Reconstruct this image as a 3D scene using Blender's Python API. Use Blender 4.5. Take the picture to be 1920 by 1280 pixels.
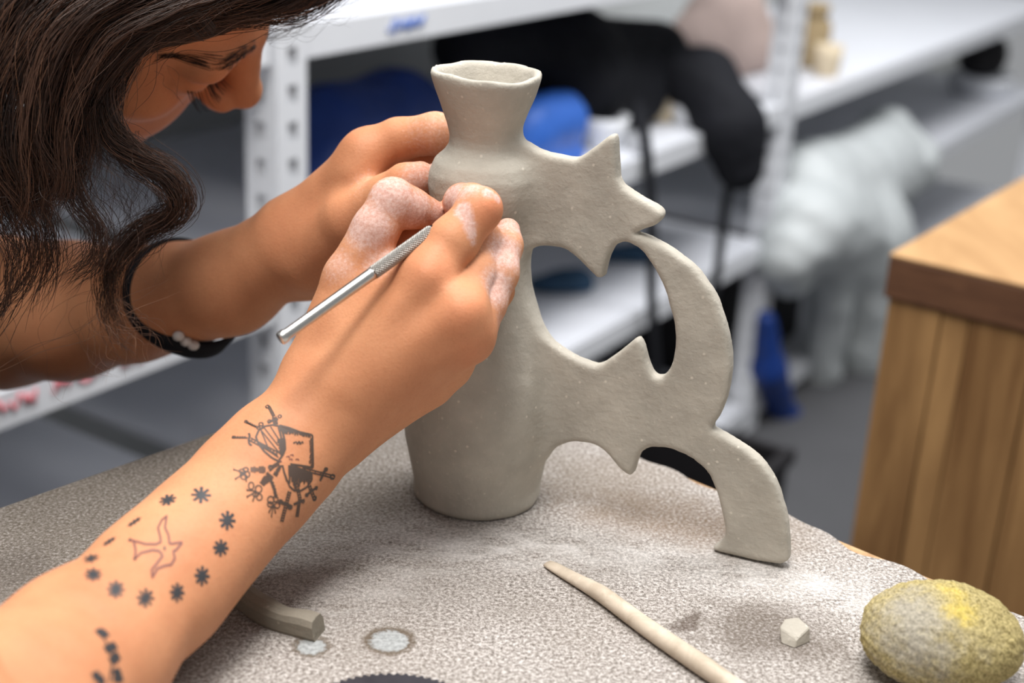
import bpy, bmesh, math, random
import numpy as np
from mathutils import Vector, Matrix
from mathutils.bvhtree import BVHTree

for _o in list(bpy.data.objects):
    bpy.data.objects.remove(_o)
SC = bpy.context.scene
COL = SC.collection
rng = np.random.default_rng(7)

# ------------------------------------------------------------------ camera
FPX = 2600.0
PITCH, ROLL = math.radians(21.5), math.radians(3.0)
V = lambda *a: np.array(a, float)
CF = V(0, math.cos(PITCH), -math.sin(PITCH))
_r0, _u0 = V(1, 0, 0), V(0, math.sin(PITCH), math.cos(PITCH))
CR = _r0 * math.cos(ROLL) + _u0 * math.sin(ROLL)
CU = -_r0 * math.sin(ROLL) + _u0 * math.cos(ROLL)
def ray(x, y):
    return CF + CR * ((x - 960) / FPX) - CU * ((y - 640) / FPX)
CP = -ray(893, 922) * 0.74                       # vase foot is the world origin
def P(x, y, d):                                  # a pixel and its distance -> a point
    return CP + ray(x, y) * d
def onz(x, y, z=0.0):                            # a pixel on a level surface
    v = ray(x, y)
    return CP + v * ((z - CP[2]) / v[2])
def onplane(x, y, q, n):
    v = ray(x, y)
    return CP + v * (((q - CP) @ n) / (v @ n))
cam = bpy.data.cameras.new('camera')
cam.sensor_width = 36.0
cam.lens = FPX / 1920 * 36
cam.clip_start = 0.02
cam.dof.use_dof = True
cam.dof.focus_distance = 0.656
cam.dof.aperture_fstop = 5.2
camo = bpy.data.objects.new('camera', cam)
COL.objects.link(camo)
camo.matrix_world = Matrix(((CR[0], CU[0], -CF[0], CP[0]), (CR[1], CU[1], -CF[1], CP[1]),
                            (CR[2], CU[2], -CF[2], CP[2]), (0, 0, 0, 1)))
SC.camera = camo

# ------------------------------------------------------------------ light
SC.view_settings.view_transform = 'Standard'
SC.view_settings.look = 'None'
SC.view_settings.gamma = 1.0
SC.view_settings.use_curve_mapping = False
SC.view_settings.exposure = 0.0
W = bpy.data.worlds.new('world')
SC.world = W
W.use_nodes = True
W.node_tree.nodes['Background'].inputs[0].default_value = (0.95, 0.97, 1.0, 1)
W.node_tree.nodes['Background'].inputs[1].default_value = 0.31
def area(name, loc, target, size, size_y, power, colour):
    l = bpy.data.lights.new(name, 'AREA')
    l.shape = 'RECTANGLE'
    l.size, l.size_y, l.energy, l.color = size, size_y, power, colour
    o = bpy.data.objects.new(name, l)
    COL.objects.link(o)
    o.location = loc
    o.rotation_euler = (Vector(target) - Vector(loc)).to_track_quat('-Z', 'Y').to_euler()
    return o
area('ceiling_light', (0.05, -0.12, 1.9), (-0.02, 0.0, 0.0), 0.6, 0.6, 12, (1.0, 0.975, 0.945))
area('ceiling_light_front', (-0.26, -0.62, 1.8), (0.0, 0.0, 0.08), 0.6, 0.6, 27, (1.0, 0.98, 0.955))
area('fill_light_back', (0.45, 0.65, 1.9), (0.3, 1.2, -0.3), 2.2, 0.7, 62, (0.98, 0.985, 1.0))  # fill added to brighten the shelves and the wall behind
area('fill_light_far', (1.3, 2.1, 1.9), (1.5, 3.0, -0.4), 1.4, 0.7, 36, (0.98, 0.985, 1.0))  # another added fill, lifts the far end of the shelving

# ------------------------------------------------------------------ helpers
def link(o, parent=None):
    COL.objects.link(o)
    if parent is not None:
        o.parent = parent
    return o
def tag(o, label=None, cat=None, group=None, kind=None):
    if label: o['label'] = label
    if cat: o['category'] = cat
    if group: o['group'] = group
    if kind: o['kind'] = kind
    return o
def empty(name, loc=(0, 0, 0), rot=(0, 0, 0)):
    o = bpy.data.objects.new(name, None)
    o.empty_display_size = 0.02
    o.location = loc
    o.rotation_euler = rot
    return link(o)
def mesh(name, verts, faces, mat=None, parent=None, smooth=True, keep=False):
    """one mesh object; vertices in world space unless the parent is placed (keep)"""
    m = bpy.data.meshes.new(name)
    verts = np.asarray(verts, np.float32)
    if isinstance(faces, np.ndarray):
        n, k = faces.shape
        m.vertices.add(len(verts))
        m.vertices.foreach_set('co', verts.ravel())
        m.loops.add(n * k)
        m.polygons.add(n)
        m.loops.foreach_set('vertex_index', faces.astype(np.int32).ravel())
        m.polygons.foreach_set('loop_start', np.arange(0, n * k, k, dtype=np.int32))
        m.update(calc_edges=True)
    else:
        m.from_pydata([tuple(map(float, v)) for v in verts], [], [tuple(map(int, f)) for f in faces])
    if smooth:
        m.polygons.foreach_set('use_smooth', np.ones(len(m.polygons), bool))
    m.update()
    if mat is not None:
        m.materials.append(mat)
    o = bpy.data.objects.new(name, m)
    return link(o, parent)
def bm_obj(name, bm, mat=None, parent=None, smooth=False):
    m = bpy.data.meshes.new(name)
    bm.normal_update()
    bm.to_mesh(m)
    bm.free()
    if smooth:
        m.polygons.foreach_set('use_smooth', np.ones(len(m.polygons), bool))
    if mat is not None:
        m.materials.append(mat)
    return link(bpy.data.objects.new(name, m), parent)
def box_bm(bm, c, s, M=None, bev=0.0, seg=2):
    r = bmesh.ops.create_cube(bm, size=1.0)
    vs = r['verts']
    bmesh.ops.scale(bm, vec=s, verts=vs)
    if bev > 0:
        es = list({e for v in vs for e in v.link_edges})
        q = bmesh.ops.bevel(bm, geom=es, offset=bev, segments=seg, profile=0.5, affect='EDGES')
        vs = list({v for f in q['faces'] for v in f.verts} | {v for v in vs if v.is_valid})
        vs = [v for v in vs if v.is_valid]
        seen = set(vs); st = list(vs)
        while st:
            v = st.pop()
            for e in v.link_edges:
                w = e.other_vert(v)
                if w not in seen:
                    seen.add(w); st.append(w)
        vs = list(seen)
    bmesh.ops.translate(bm, vec=c, verts=vs)
    if M is not None:
        bmesh.ops.transform(bm, matrix=M, verts=vs)
    return vs
def box(name, c, s, mat, parent=None, M=None, bev=0.0, smooth=False):
    bm = bmesh.new()
    box_bm(bm, c, s, M, bev)
    return bm_obj(name, bm, mat, parent, smooth)
def frames(pts):
    pts = np.asarray(pts, float)
    t = np.gradient(pts, axis=0)
    t /= np.linalg.norm(t, axis=1)[:, None] + 1e-12
    a = V(0, 0, 1) if abs(t[0][2]) < 0.9 else V(1, 0, 0)
    n = np.zeros_like(pts)
    x = a - t[0] * (a @ t[0])
    for i in range(len(pts)):
        x = x - t[i] * (x @ t[i])
        x /= np.linalg.norm(x) + 1e-12
        n[i] = x
    return t, n, np.cross(t, n)
def tube(pts, rad, k=8, cap=True, flat=1.0):
    """vertices and quads of a tube along pts; rad may vary"""
    pts = np.asarray(pts, float)
    rad = np.broadcast_to(np.asarray(rad, float), (len(pts),))
    t, n, b = frames(pts)
    an = np.arange(k) * 2 * math.pi / k
    vs = (pts[:, None] + rad[:, None, None] * (np.cos(an)[None, :, None] * n[:, None] * flat + np.sin(an)[None, :, None] * b[:, None])).reshape(-1, 3)
    fs = []
    for i in range(len(pts) - 1):
        for j in range(k):
            fs.append((i * k + j, i * k + (j + 1) % k, (i + 1) * k + (j + 1) % k, (i + 1) * k + j))
    if cap:
        fs.append(tuple(range(k))[::-1])
        fs.append(tuple((len(pts) - 1) * k + j for j in range(k)))
    return vs, fs
def join(parts):
    vs, fs, o = [], [], 0
    for v, f in parts:
        vs.append(np.asarray(v, float))
        fs += [tuple(i + o for i in q) for q in f]
        o += len(v)
    return np.concatenate(vs), fs
def lathe(profile, k=32, c=(0, 0, 0), wob=None):
    """profile of (r, z) pairs, open; revolve about z"""
    an = np.arange(k) * 2 * math.pi / k
    vs = []
    for r, z in profile:
        for a in an:
            q = r if wob is None else r * (1 + wob(a, z))
            vs.append((c[0] + q * math.cos(a), c[1] + q * math.sin(a), c[2] + z))
    fs = []
    for i in range(len(profile) - 1):
        for j in range(k):
            fs.append((i * k + j, i * k + (j + 1) % k, (i + 1) * k + (j + 1) % k, (i + 1) * k + j))
    return np.array(vs), fs
def spline(pts, n):
    """Catmull-Rom through pts, n samples, chord parameter"""
    p = np.asarray(pts, float)
    d = np.r_[0, np.cumsum(np.linalg.norm(np.diff(p, axis=0), axis=1) ** 0.7 + 1e-9)]
    u = np.linspace(0, d[-1], n)
    m = np.gradient(p, d, axis=0) if len(p) > 2 else np.repeat((p[1:] - p[:-1]) / d[-1], 2, 0)
    i = np.clip(np.searchsorted(d, u, 'right') - 1, 0, len(p) - 2)
    h = (d[i + 1] - d[i])[:, None]
    t = ((u - d[i])[:, None]) / h
    return ((2 * t ** 3 - 3 * t ** 2 + 1) * p[i] + (t ** 3 - 2 * t ** 2 + t) * h * m[i]
            + (-2 * t ** 3 + 3 * t ** 2) * p[i + 1] + (t ** 3 - t ** 2) * h * m[i + 1])

# ------------------------------------------------------------------ distance-field surfaces
def smin(a, b, k):
    h = np.maximum(k - np.abs(a - b), 0) / k
    return np.minimum(a, b) - h * h * k * 0.25
def nets(fn, lo, hi, h, slack=1.35, B=8, chunk=400):
    """surface nets over the sparse blocks near fn's zero set: verts, quads"""
    lo, hi = np.asarray(lo, float), np.asarray(hi, float)
    bs = B * h
    nb = np.ceil((hi - lo) / bs).astype(int)
    g = np.stack(np.meshgrid(*[np.arange(n) for n in nb], indexing='ij'), -1).reshape(-1, 3)
    d = fn(lo + (g + 0.5) * bs)
    g = g[np.abs(d) < bs * 0.87 * slack]
    q4 = g // 4
    g = g[np.lexsort((q4[:, 2], q4[:, 1], q4[:, 0]))]
    loc = np.stack(np.meshgrid(*[np.arange(B + 1)] * 3, indexing='ij'), -1).reshape(-1, 3)
    keys, vp, ed = [], [], []
    N = (nb * B + 3).astype(np.int64)
    kf = lambda c: ((c[..., 0] + 1) * N[1] + (c[..., 1] + 1)) * N[2] + (c[..., 2] + 1)
    for s in range(0, len(g), chunk):
        gb = g[s:s + chunk]
        ci = gb[:, None] * B + loc[None]
        D = fn((lo + ci.reshape(-1, 3) * h)).reshape(-1, B + 1, B + 1, B + 1)
        D = np.where(D == 0, 1e-9, D)
        S = D < 0
        cnt = np.zeros((len(gb), B, B, B)); acc = np.zeros((len(gb), B, B, B, 3))
        cs = lambda A, i, j, k: A[:, i:i + B, j:j + B, k:k + B]
        for ax in range(3):
            o1, o2 = [a for a in range(3) if a != ax]
            for u in (0, 1):
                for w in (0, 1):
                    q = [0, 0, 0]; q[o1] = u; q[o2] = w
                    r = list(q); r[ax] = 1
                    a, b = cs(D, *q), cs(D, *r)
                    m = (a < 0) != (b < 0)
                    t = np.where(m, a / np.where(m, a - b, 1), 0)
                    cnt += m
                    for c in range(3):
                        acc[..., c] += np.where(m, (t if c == ax else q[c]), 0)
        hit = cnt > 0
        bi, i, j, k = np.nonzero(hit)
        cell = gb[bi] * B + np.stack([i, j, k], 1)
        keys.append(kf(cell))
        vp.append(lo + (cell + acc[hit] / cnt[hit][:, None]) * h)
        for ax in range(3):
            q = [0, 0, 0]; q[ax] = 1
            a, b = S[:, :B, :B, :B], cs(S, *q)
            bi, i, j, k = np.nonzero(a != b)
            e = gb[bi] * B + np.stack([i, j, k], 1)
            ed.append((ax, e, a[bi, i, j, k]))
    keys = np.concatenate(keys); vp = np.concatenate(vp)
    od = np.argsort(keys); sk = keys[od]
    F = []
    for ax, e, ins in ed:
        o1, o2 = (ax + 1) % 3, (ax + 2) % 3
        idx, ok = [], np.ones(len(e), bool)
        for (u, w) in ((-1, -1), (0, -1), (0, 0), (-1, 0)):
            c = e.copy(); c[:, o1] += u; c[:, o2] += w
            kk = kf(c)
            pos = np.clip(np.searchsorted(sk, kk), 0, len(sk) - 1)
            ok &= sk[pos] == kk
            idx.append(od[pos])
        q = np.stack(idx, 1)
        q = np.where(ins[:, None], q, q[:, ::-1])
        F.append(q[ok])
    return vp, np.concatenate(F)
def capsule(p, a, b, ra, rb, n=None, s=1.0):
    """rounded cone; n and s flatten it along n"""
    ba = b - a
    h = np.clip(((p - a) @ ba) / (ba @ ba + 1e-12), 0, 1)
    v = p - a - h[:, None] * ba
    r = ra + (rb - ra) * h
    if n is not None and s != 1.0:
        vn = v @ n
        v = v + (vn * (s - 1))[:, None] * n
        l = np.sqrt((v * v).sum(1))
        return (l - r) / (1 + (s - 1) * np.abs(vn * s) / (l + 1e-9))
    return np.sqrt((v * v).sum(1)) - r
def ellipsoid(p, c, M, rad):
    q = (p - c) @ M
    k0 = np.sqrt(((q / rad) ** 2).sum(1)); k1 = np.sqrt(((q / rad ** 2) ** 2).sum(1))
    return k0 * (k0 - 1) / (k1 + 1e-9)
def lumps(p, f, seed=0):
    """cheap smooth noise in about -1..1"""
    r = np.random.default_rng(seed)
    o = np.zeros(len(p))
    for i in range(6):
        k = r.normal(size=3); k /= np.linalg.norm(k)
        o += np.sin(p @ k * f * (0.7 + 0.6 * r.random()) + r.random() * 6.28)
    return o / 3.0

# ------------------------------------------------------------------ material helper
class Mat:
    def __init__(s, name, col=(0.8, 0.8, 0.8), rough=0.6, spec=0.4, metal=0.0):
        s.m = bpy.data.materials.new(name)
        s.m.use_nodes = True
        s.nt = s.m.node_tree
        s.b = s.nt.nodes['Principled BSDF']
        s.b.inputs['Base Color'].default_value = (*col, 1)
        s.b.inputs['Roughness'].default_value = rough
        s.b.inputs['Specular IOR Level'].default_value = spec
        s.b.inputs['Metallic'].default_value = metal
        s._c = None
    def n(s, t, **kw):
        x = s.nt.nodes.new(t)
        for k, v in kw.items():
            setattr(x, k, v)
        return x
    def l(s, a, b):
        s.nt.links.new(a, b)
    def coord(s, kind='Object', scale=None, src=None):
        if s._c is None:
            s._c = s.n('ShaderNodeTexCoord')
        o = s._c.outputs[kind] if src is None else src
        if scale is None:
            return o
        m = s.n('ShaderNodeMapping')
        m.inputs['Scale'].default_value = scale
        s.l(o, m.inputs['Vector'])
        return m.outputs[0]
    def noise(s, scale, detail=4, rough=0.55, vec=None, dist=0.0):
        x = s.n('ShaderNodeTexNoise')
        x.inputs['Scale'].default_value = scale
        x.inputs['Detail'].default_value = detail
        x.inputs['Roughness'].default_value = rough
        x.inputs['Distortion'].default_value = dist
        s.l(vec if vec is not None else s.coord(), x.inputs['Vector'])
        return x.outputs['Fac']
    def ramp(s, fac, stops, interp='LINEAR'):
        x = s.n('ShaderNodeValToRGB')
        e = x.color_ramp
        e.interpolation = interp
        while len(e.elements) < len(stops):
            e.elements.new(0.5)
        for el, (p_, c) in zip(e.elements, stops):
            el.position = p_
            el.color = (*c, 1) if isinstance(c, (tuple, list)) else (c, c, c, 1)
        s.l(fac, x.inputs['Fac'])
        return x.outputs['Color']
    def mix(s, fac, a, b, mode='MIX'):
        x = s.n('ShaderNodeMix', data_type='RGBA', blend_type=mode)
        for v, i in ((fac, 0), (a, 6), (b, 7)):
            if isinstance(v, (int, float)):
                x.inputs[i].default_value = v if i == 0 else (v, v, v, 1)
            elif isinstance(v, tuple):
                x.inputs[i].default_value = (*v, 1)
            else:
                s.l(v, x.inputs[i])
        return x.outputs[2]
    def math(s, op, a, b=None, clamp=False):
        x = s.n('ShaderNodeMath', operation=op, use_clamp=clamp)
        for v, i in ((a, 0), (b, 1)):
            if v is None: continue
            if isinstance(v, (int, float)): x.inputs[i].default_value = v
            else: s.l(v, x.inputs[i])
        return x.outputs[0]
    def near(s, pt, rad, soft, wob=None, stretch=(1, 1, 1), rotz=0.0):
        """mask: 1 inside rad of pt (object space), fading over soft"""
        m = s.n('ShaderNodeMapping', vector_type='TEXTURE')
        m.inputs['Location'].default_value = pt
        m.inputs['Rotation'].default_value = (0, 0, rotz)
        m.inputs['Scale'].default_value = stretch
        s.l(s.coord(), m.inputs['Vector'])
        L = s.n('ShaderNodeVectorMath', operation='LENGTH')
        s.l(m.outputs[0], L.inputs[0])
        d = L.outputs['Value']
        if wob is not None:
            d = s.math('ADD', d, wob)
        r = s.n('ShaderNodeMapRange', interpolation_type='SMOOTHSTEP')
        r.inputs['From Min'].default_value = rad - soft
        r.inputs['From Max'].default_value = rad + soft
        r.inputs['To Min'].default_value = 1
        r.inputs['To Max'].default_value = 0
        s.l(d, r.inputs['Value'])
        return r.outputs[0]
    def attr(s, name):
        x = s.n('ShaderNodeAttribute', attribute_name=name)
        return x
    def col(s, c):
        if isinstance(c, tuple): s.b.inputs['Base Color'].default_value = (*c, 1)
        else: s.l(c, s.b.inputs['Base Color'])
        return s
    def bump(s, h, strength=0.3, dist=0.001):
        x = s.n('ShaderNodeBump')
        x.inputs['Strength'].default_value = strength
        x.inputs['Distance'].default_value = dist
        s.l(h, x.inputs['Height'])
        s.l(x.outputs[0], s.b.inputs['Normal'])
        return s
def srgb(r, g, b):
    f = lambda c: (c / 255 / 12.92) if c / 255 <= 0.04045 else ((c / 255 + 0.055) / 1.055) ** 2.4
    return (f(r), f(g), f(b))
# ================================================================== materials
def m_plain(name, rgb, rough=0.6, spec=0.35, metal=0.0, var=0.12, scale=40, bump=0.0):
    k = Mat(name, srgb(*rgb), rough, spec, metal)
    c = srgb(*rgb)
    f = k.noise(scale, 4)
    k.col(k.mix(f, tuple(x * (1 - var) for x in c), tuple(min(1, x * (1 + var)) for x in c)))
    if bump: k.bump(f, bump, 0.002)
    return k.m

# table sheet: speckled, dusty, stained
def m_table():
    k = Mat('speckled_table_sheet', rough=0.85, spec=0.2)
    big = k.noise(14, 5, 0.6)
    grain = k.noise(560, 9, 0.85)
    c = k.ramp(grain, [(0.39, srgb(76, 69, 62)), (0.46, srgb(134, 126, 119)), (0.52, srgb(182, 174, 167)), (0.60, srgb(232, 226, 221))])
    c = k.mix(k.ramp(big, [(0.35, 0.30), (0.6, 0.0)]), c, srgb(128, 118, 106))
    # shade painted at far left and behind the handle, pale dust, brown stains
    dust = k.noise(45, 6, 0.7, vec=k.coord('Object', (1, 2.2, 1)))
    w = k.math('MULTIPLY', k.math('SUBTRACT', k.noise(55, 5, 0.7), 0.5), 0.04)
    for (x, y, rad, soft, st, rz, amt) in ((940, 1020, 0.020, 0.020, (2.6, 0.8, 1), -0.15, 0.6), (1300, 1052, 0.022, 0.022, (2.6, 0.8, 1), -0.3, 0.45),
                                       (1560, 1110, 0.02, 0.022, (2.2, 0.9, 1), -0.3, 0.3), (700, 1060, 0.03, 0.03, (1.8, 1, 1), 0.2, 0.35),
                                       (610, 1130, 0.016, 0.02, (1.6, 1, 1), 0.3, 0.3)):
        q = onz(x, y)
        mk = k.math('MULTIPLY', k.near(tuple(q), rad, soft, w, st, rz), k.ramp(dust, [(0.36, 0.0), (0.62, 1.0)]))
        c = k.mix(k.math('MULTIPLY', mk, amt), c, srgb(238, 234, 230))
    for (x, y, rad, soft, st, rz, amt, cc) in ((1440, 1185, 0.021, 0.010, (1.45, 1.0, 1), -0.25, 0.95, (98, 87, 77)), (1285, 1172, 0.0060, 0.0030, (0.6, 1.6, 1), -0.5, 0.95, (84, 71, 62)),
                                           (1270, 975, 0.030, 0.022, (1.9, 0.8, 1), -0.25, 0.85, (120, 98, 76)), (1150, 900, 0.03, 0.02, (1.6, 1, 1), 0, 0.5, (120, 104, 86)),  # soft vase shadow painted in as brown patches
                                           (150, 890, 0.15, 0.10, (1.9, 1, 1), 0.85, 0.85, (92, 83, 70)), (20, 1070, 0.02, 0.015, (1, 1, 1), 0, 0.6, (80, 72, 66))):  # the wide far-left patch is painted shade
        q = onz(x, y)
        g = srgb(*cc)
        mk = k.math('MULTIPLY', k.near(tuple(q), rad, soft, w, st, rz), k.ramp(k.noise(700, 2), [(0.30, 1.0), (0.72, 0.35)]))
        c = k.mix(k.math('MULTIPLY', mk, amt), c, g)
    # two dried water drops: fuzzy brown rim, pale bluish middle
    w2 = k.math('MULTIPLY', k.math('SUBTRACT', k.noise(420, 3, 0.7), 0.5), 0.007)
    for (x, y, rad) in ((730, 1201, 0.0107), (584, 1212, 0.0078)):
        q = onz(x, y)
        c = k.mix(k.math('MULTIPLY', k.near(tuple(q), rad, 0.0018, w2, (1.05, 1, 1)), 0.9), c, srgb(96, 82, 66))
        c = k.mix(k.near(tuple(q), rad * 0.74, 0.0012, w2, (1.05, 1, 1)), c,
                  k.ramp(k.noise(500, 3), [(0.35, srgb(146, 148, 146)), (0.65, srgb(182, 184, 183))]))
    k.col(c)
    k.bump(grain, 0.55, 0.0012)
    return k.m

def m_clay(name='leather_hard_clay', base=(182, 175, 162)):
    k = Mat(name, rough=0.72, spec=0.25)
    b = srgb(*base)
    a = k.noise(26, 5, 0.6)
    f = k.noise(420, 4, 0.6)
    c = k.mix(k.ramp(a, [(0.3, 0.0), (0.7, 1.0)]), tuple(x * 0.80 for x in b), tuple(x * 1.12 for x in b))
    c = k.mix(k.ramp(f, [(0.62, 0.0), (0.80, 0.5)]), c, tuple(min(1, x * 1.5) for x in b))
    sp = k.n('ShaderNodeTexVoronoi')
    sp.inputs['Scale'].default_value = 130
    k.l(k.coord(), sp.inputs['Vector'])
    c = k.mix(k.ramp(sp.outputs['Distance'], [(0.05, 0.8), (0.12, 0.0)]), c, tuple(min(1, x * 1.45) for x in b))
    streak = k.noise(1, 4, 0.6, vec=k.coord('Object', (60, 60, 420)))
    k.col(c)
    hh = k.math('ADD', k.math('MULTIPLY', f, 0.7), k.math('MULTIPLY', streak, 0.25))
    hh = k.math('ADD', hh, k.math('MULTIPLY', k.noise(90, 4), 1.6))
    k.bump(hh, 0.42, 0.0011)
    return k.m
def m_wood(name, dark, light, scale=(9, 120, 120), rough=0.5, band=2.0):
    k = Mat(name, rough=rough, spec=0.35)
    v = k.coord('Object', scale)
    a = k.noise(band, 6, 0.6, vec=v, dist=0.6)
    b = k.noise(0.35, 2, 0.5, vec=v)
    c = k.ramp(a, [(0.30, srgb(*dark)), (0.70, srgb(*light))])
    c = k.mix(k.ramp(b, [(0.35, 0.45), (0.65, 0.0)]), c, srgb(*dark))
    k.col(c)
    k.bump(a, 0.12, 0.001)
    return k.m
M_TABLE = m_table()
M_CLAY = m_clay()
M_CLAYWET = m_clay('damp_clay', (138, 130, 116))
M_TOOLWOOD = m_wood('pale_tool_wood', (176, 160, 140), (222, 208, 188), (30, 30, 30), 0.6, 3.0)
M_EDGE = m_wood('table_edge_wood', (150, 112, 74), (206, 170, 126), (40, 40, 40), 0.6)
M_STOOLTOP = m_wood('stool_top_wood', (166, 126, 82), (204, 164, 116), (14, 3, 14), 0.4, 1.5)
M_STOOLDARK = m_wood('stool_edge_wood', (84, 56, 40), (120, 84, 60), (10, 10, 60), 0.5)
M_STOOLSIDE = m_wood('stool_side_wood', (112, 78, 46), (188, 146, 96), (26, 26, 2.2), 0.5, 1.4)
M_WHITE = m_plain('white_enamel', (226, 228, 232), 0.4, 0.4, var=0.05, scale=12)
M_BOARD = m_plain('white_board', (222, 224, 230), 0.5, 0.3, var=0.06, scale=6)
M_FLOOR = m_plain('grey_concrete', (84, 84, 86), 0.8, 0.2, var=0.18, scale=5)
M_WALL = m_plain('grey_wall_paint', (178, 180, 178), 0.85, 0.2, var=0.06, scale=3)
M_BLACK = m_plain('black_fabric', (24, 25, 30), 0.8, 0.2, var=0.35, scale=60, bump=0.4)
M_BLUE = m_plain('blue_plastic_sheet', (20, 54, 124), 0.45, 0.4, var=0.3, scale=30, bump=0.5)
M_BLUE2 = m_plain('bright_blue_plastic', (56, 108, 200), 0.45, 0.4, var=0.2, scale=30)
M_STEEL = m_plain('brushed_steel', (205, 203, 198), 0.3, 0.5, 1.0, var=0.12, scale=300)
M_DARKSTEEL = m_plain('dark_steel', (84, 84, 90), 0.4, 0.5, 1.0, var=0.3, scale=120)
M_CREAM = m_plain('cream_clay', (214, 198, 170), 0.7, 0.3, var=0.1)
M_TAN = m_plain('tan_card', (166, 146, 112), 0.8, 0.2, var=0.2, scale=25)
M_PINK = m_plain('dusty_pink_cloth', (186, 166, 158), 0.8, 0.2, var=0.15, scale=25)
M_DARK = m_plain('dark_plastic', (30, 28, 30), 0.6, 0.3, var=0.3)
M_DENIM = m_plain('slate_blue_cloth', (58, 84, 110), 0.8, 0.2, var=0.3, scale=40)
M_RED = m_plain('red_marker', (222, 128, 136), 0.7, 0.2, var=0.2)
M_BLUEINK = m_plain('blue_marker', (92, 124, 196), 0.7, 0.2, var=0.2)

# ================================================================== room
floor = box('floor', (0.3, 1.0, -0.925), (6.4, 6.4, 0.05), M_FLOOR); tag(floor, kind='structure')
TD1 = V(0.655, 0.756, 0); TD1 /= np.linalg.norm(TD1)      # table edge direction, away to the right
TD2 = V(TD1[1], -TD1[0], 0)                               # the other one, towards the camera
SA = math.radians(57.5)
SD = V(math.cos(SA), math.sin(SA), 0)                     # along the shelves
SN = V(-math.sin(SA), math.cos(SA), 0)                    # into the shelves
SQ = P(522, 380, 1.536); SQ[2] = 0
def axes(o, x, y):
    return Matrix(((x[0], y[0], 0, o[0]), (x[1], y[1], 0, o[1]), (0, 0, 1, o[2] if len(o) > 2 else 0), (0, 0, 0, 1)))
SK = 1.2                                                  # shelving module
FLOOR = -.90
SM = axes(SQ, SD, SN)                                      # shelf space: x along, y into, z up
wall = box('wall_back', (1.2, 0.67, 0.4), (8.0, 0.08, 2.6), M_WALL, M=SM); tag(wall, kind='structure')

# ================================================================== table
corner = onz(776, 673)
TM = axes(corner, TD2, -TD1)                              # x along right edge, y along left edge (towards the viewer)
tb = empty('work_table')
tag(tb, 'speckled dusty work table with pale wooden edge under the clay vase', 'table')

TX, TY, TT = 1.25, 0.95, 0.035
board = box('table_board', (TX / 2, TY / 2, -0.003 - TT / 2), (TX, TY, TT), M_EDGE, tb, M=TM, bev=0.002)
_n = 260
_x = np.linspace(0.004, TX - 0.004, _n)
_w = 0.0045 + 0.0022 * np.sin(_x * 31 + 1) + 0.0018 * np.sin(_x * 83) + 0.0012 * np.sin(_x * 190 + 2)
_w += 0.006 * np.exp(-((_x - 0.375) / 0.012) ** 2) + 0.007 * np.exp(-((_x - 0.335) / 0.02) ** 2)
top = [(x, w, 0) for x, w in zip(_x, _w)] + [(x, TY - 0.004, 0) for x in _x]
bot = [(x, y, -0.003) for x, y, z in top]
_f = [(i, i + 1, _n + i + 1, _n + i)[::-1] for i in range(_n - 1)]
_f = [tuple(reversed(q)) for q in _f]
_f += [tuple(2 * _n + i for i in reversed(q)) for q in _f]
_f += [(i, 2 * _n + i, 2 * _n + i + 1, i + 1) for i in range(_n - 1)] + [(0, _n, 3 * _n, 2 * _n), (_n - 1, 3 * _n - 1, 4 * _n - 1, 2 * _n - 1)]
_v = np.array([TM @ Vector(q) for q in top + bot])
mesh('table_sheet', _v, _f, M_TABLE, tb, smooth=False)
for (x, y) in ((0.06, 0.06), (TX - 0.06, 0.06), (0.06, TY - 0.06), (TX - 0.06, TY - 0.06)):
    box('table_leg', (x, y, (-0.038 + FLOOR) / 2), (0.06, 0.06, -FLOOR - 0.038), M_EDGE, tb, M=TM, bev=0.003)
box('apron', (TX / 2, 0.06, -0.078), (TX - 0.16, 0.02, 0.08), M_EDGE, tb, M=TM)
box('apron', (0.06, TY / 2, -0.078), (0.02, TY - 0.16, 0.08), M_EDGE, tb, M=TM)

# ================================================================== clay vase
def grid2(loops, lo, hi, h):
    """signed distance to closed polygons (even-odd) sampled on a grid"""
    nx, ny = int((hi[0] - lo[0]) / h) + 2, int((hi[1] - lo[1]) / h) + 2
    X, Y = np.meshgrid(lo[0] + np.arange(nx) * h, lo[1] + np.arange(ny) * h, indexing='ij')
    D = np.full(X.shape, 1e9); ins = np.zeros(X.shape, bool)
    for L in loops:
        L = np.asarray(L, float)
        for a, b in zip(L, np.roll(L, -1, 0)):
            e = b - a
            t = np.clip(((X - a[0]) * e[0] + (Y - a[1]) * e[1]) / (e @ e + 1e-15), 0, 1)
            D = np.minimum(D, (X - a[0] - t * e[0]) ** 2 + (Y - a[1] - t * e[1]) ** 2)
            if a[1] != b[1]:
                c = (a[1] > Y) != (b[1] > Y)
                ins ^= c & (X < e[0] * (Y - a[1]) / e[1] + a[0])
    D = np.sqrt(D)
    D[ins] *= -1
    def f(x, y):
        u = np.clip((x - lo[0]) / h, 0, nx - 1.001); v = np.clip((y - lo[1]) / h, 0, ny - 1.001)
        ox = np.maximum(np.maximum(lo[0] - x, x - hi[0]), 0); oy = np.maximum(np.maximum(lo[1] - y, y - hi[1]), 0)
        i, j = u.astype(int), v.astype(int)
        u, v = u - i, v - j
        return (D[i, j] * (1 - u) * (1 - v) + D[i + 1, j] * u * (1 - v) + D[i, j + 1] * (1 - u) * v + D[i + 1, j + 1] * u * v) + np.hypot(ox, oy)
    return f
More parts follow.
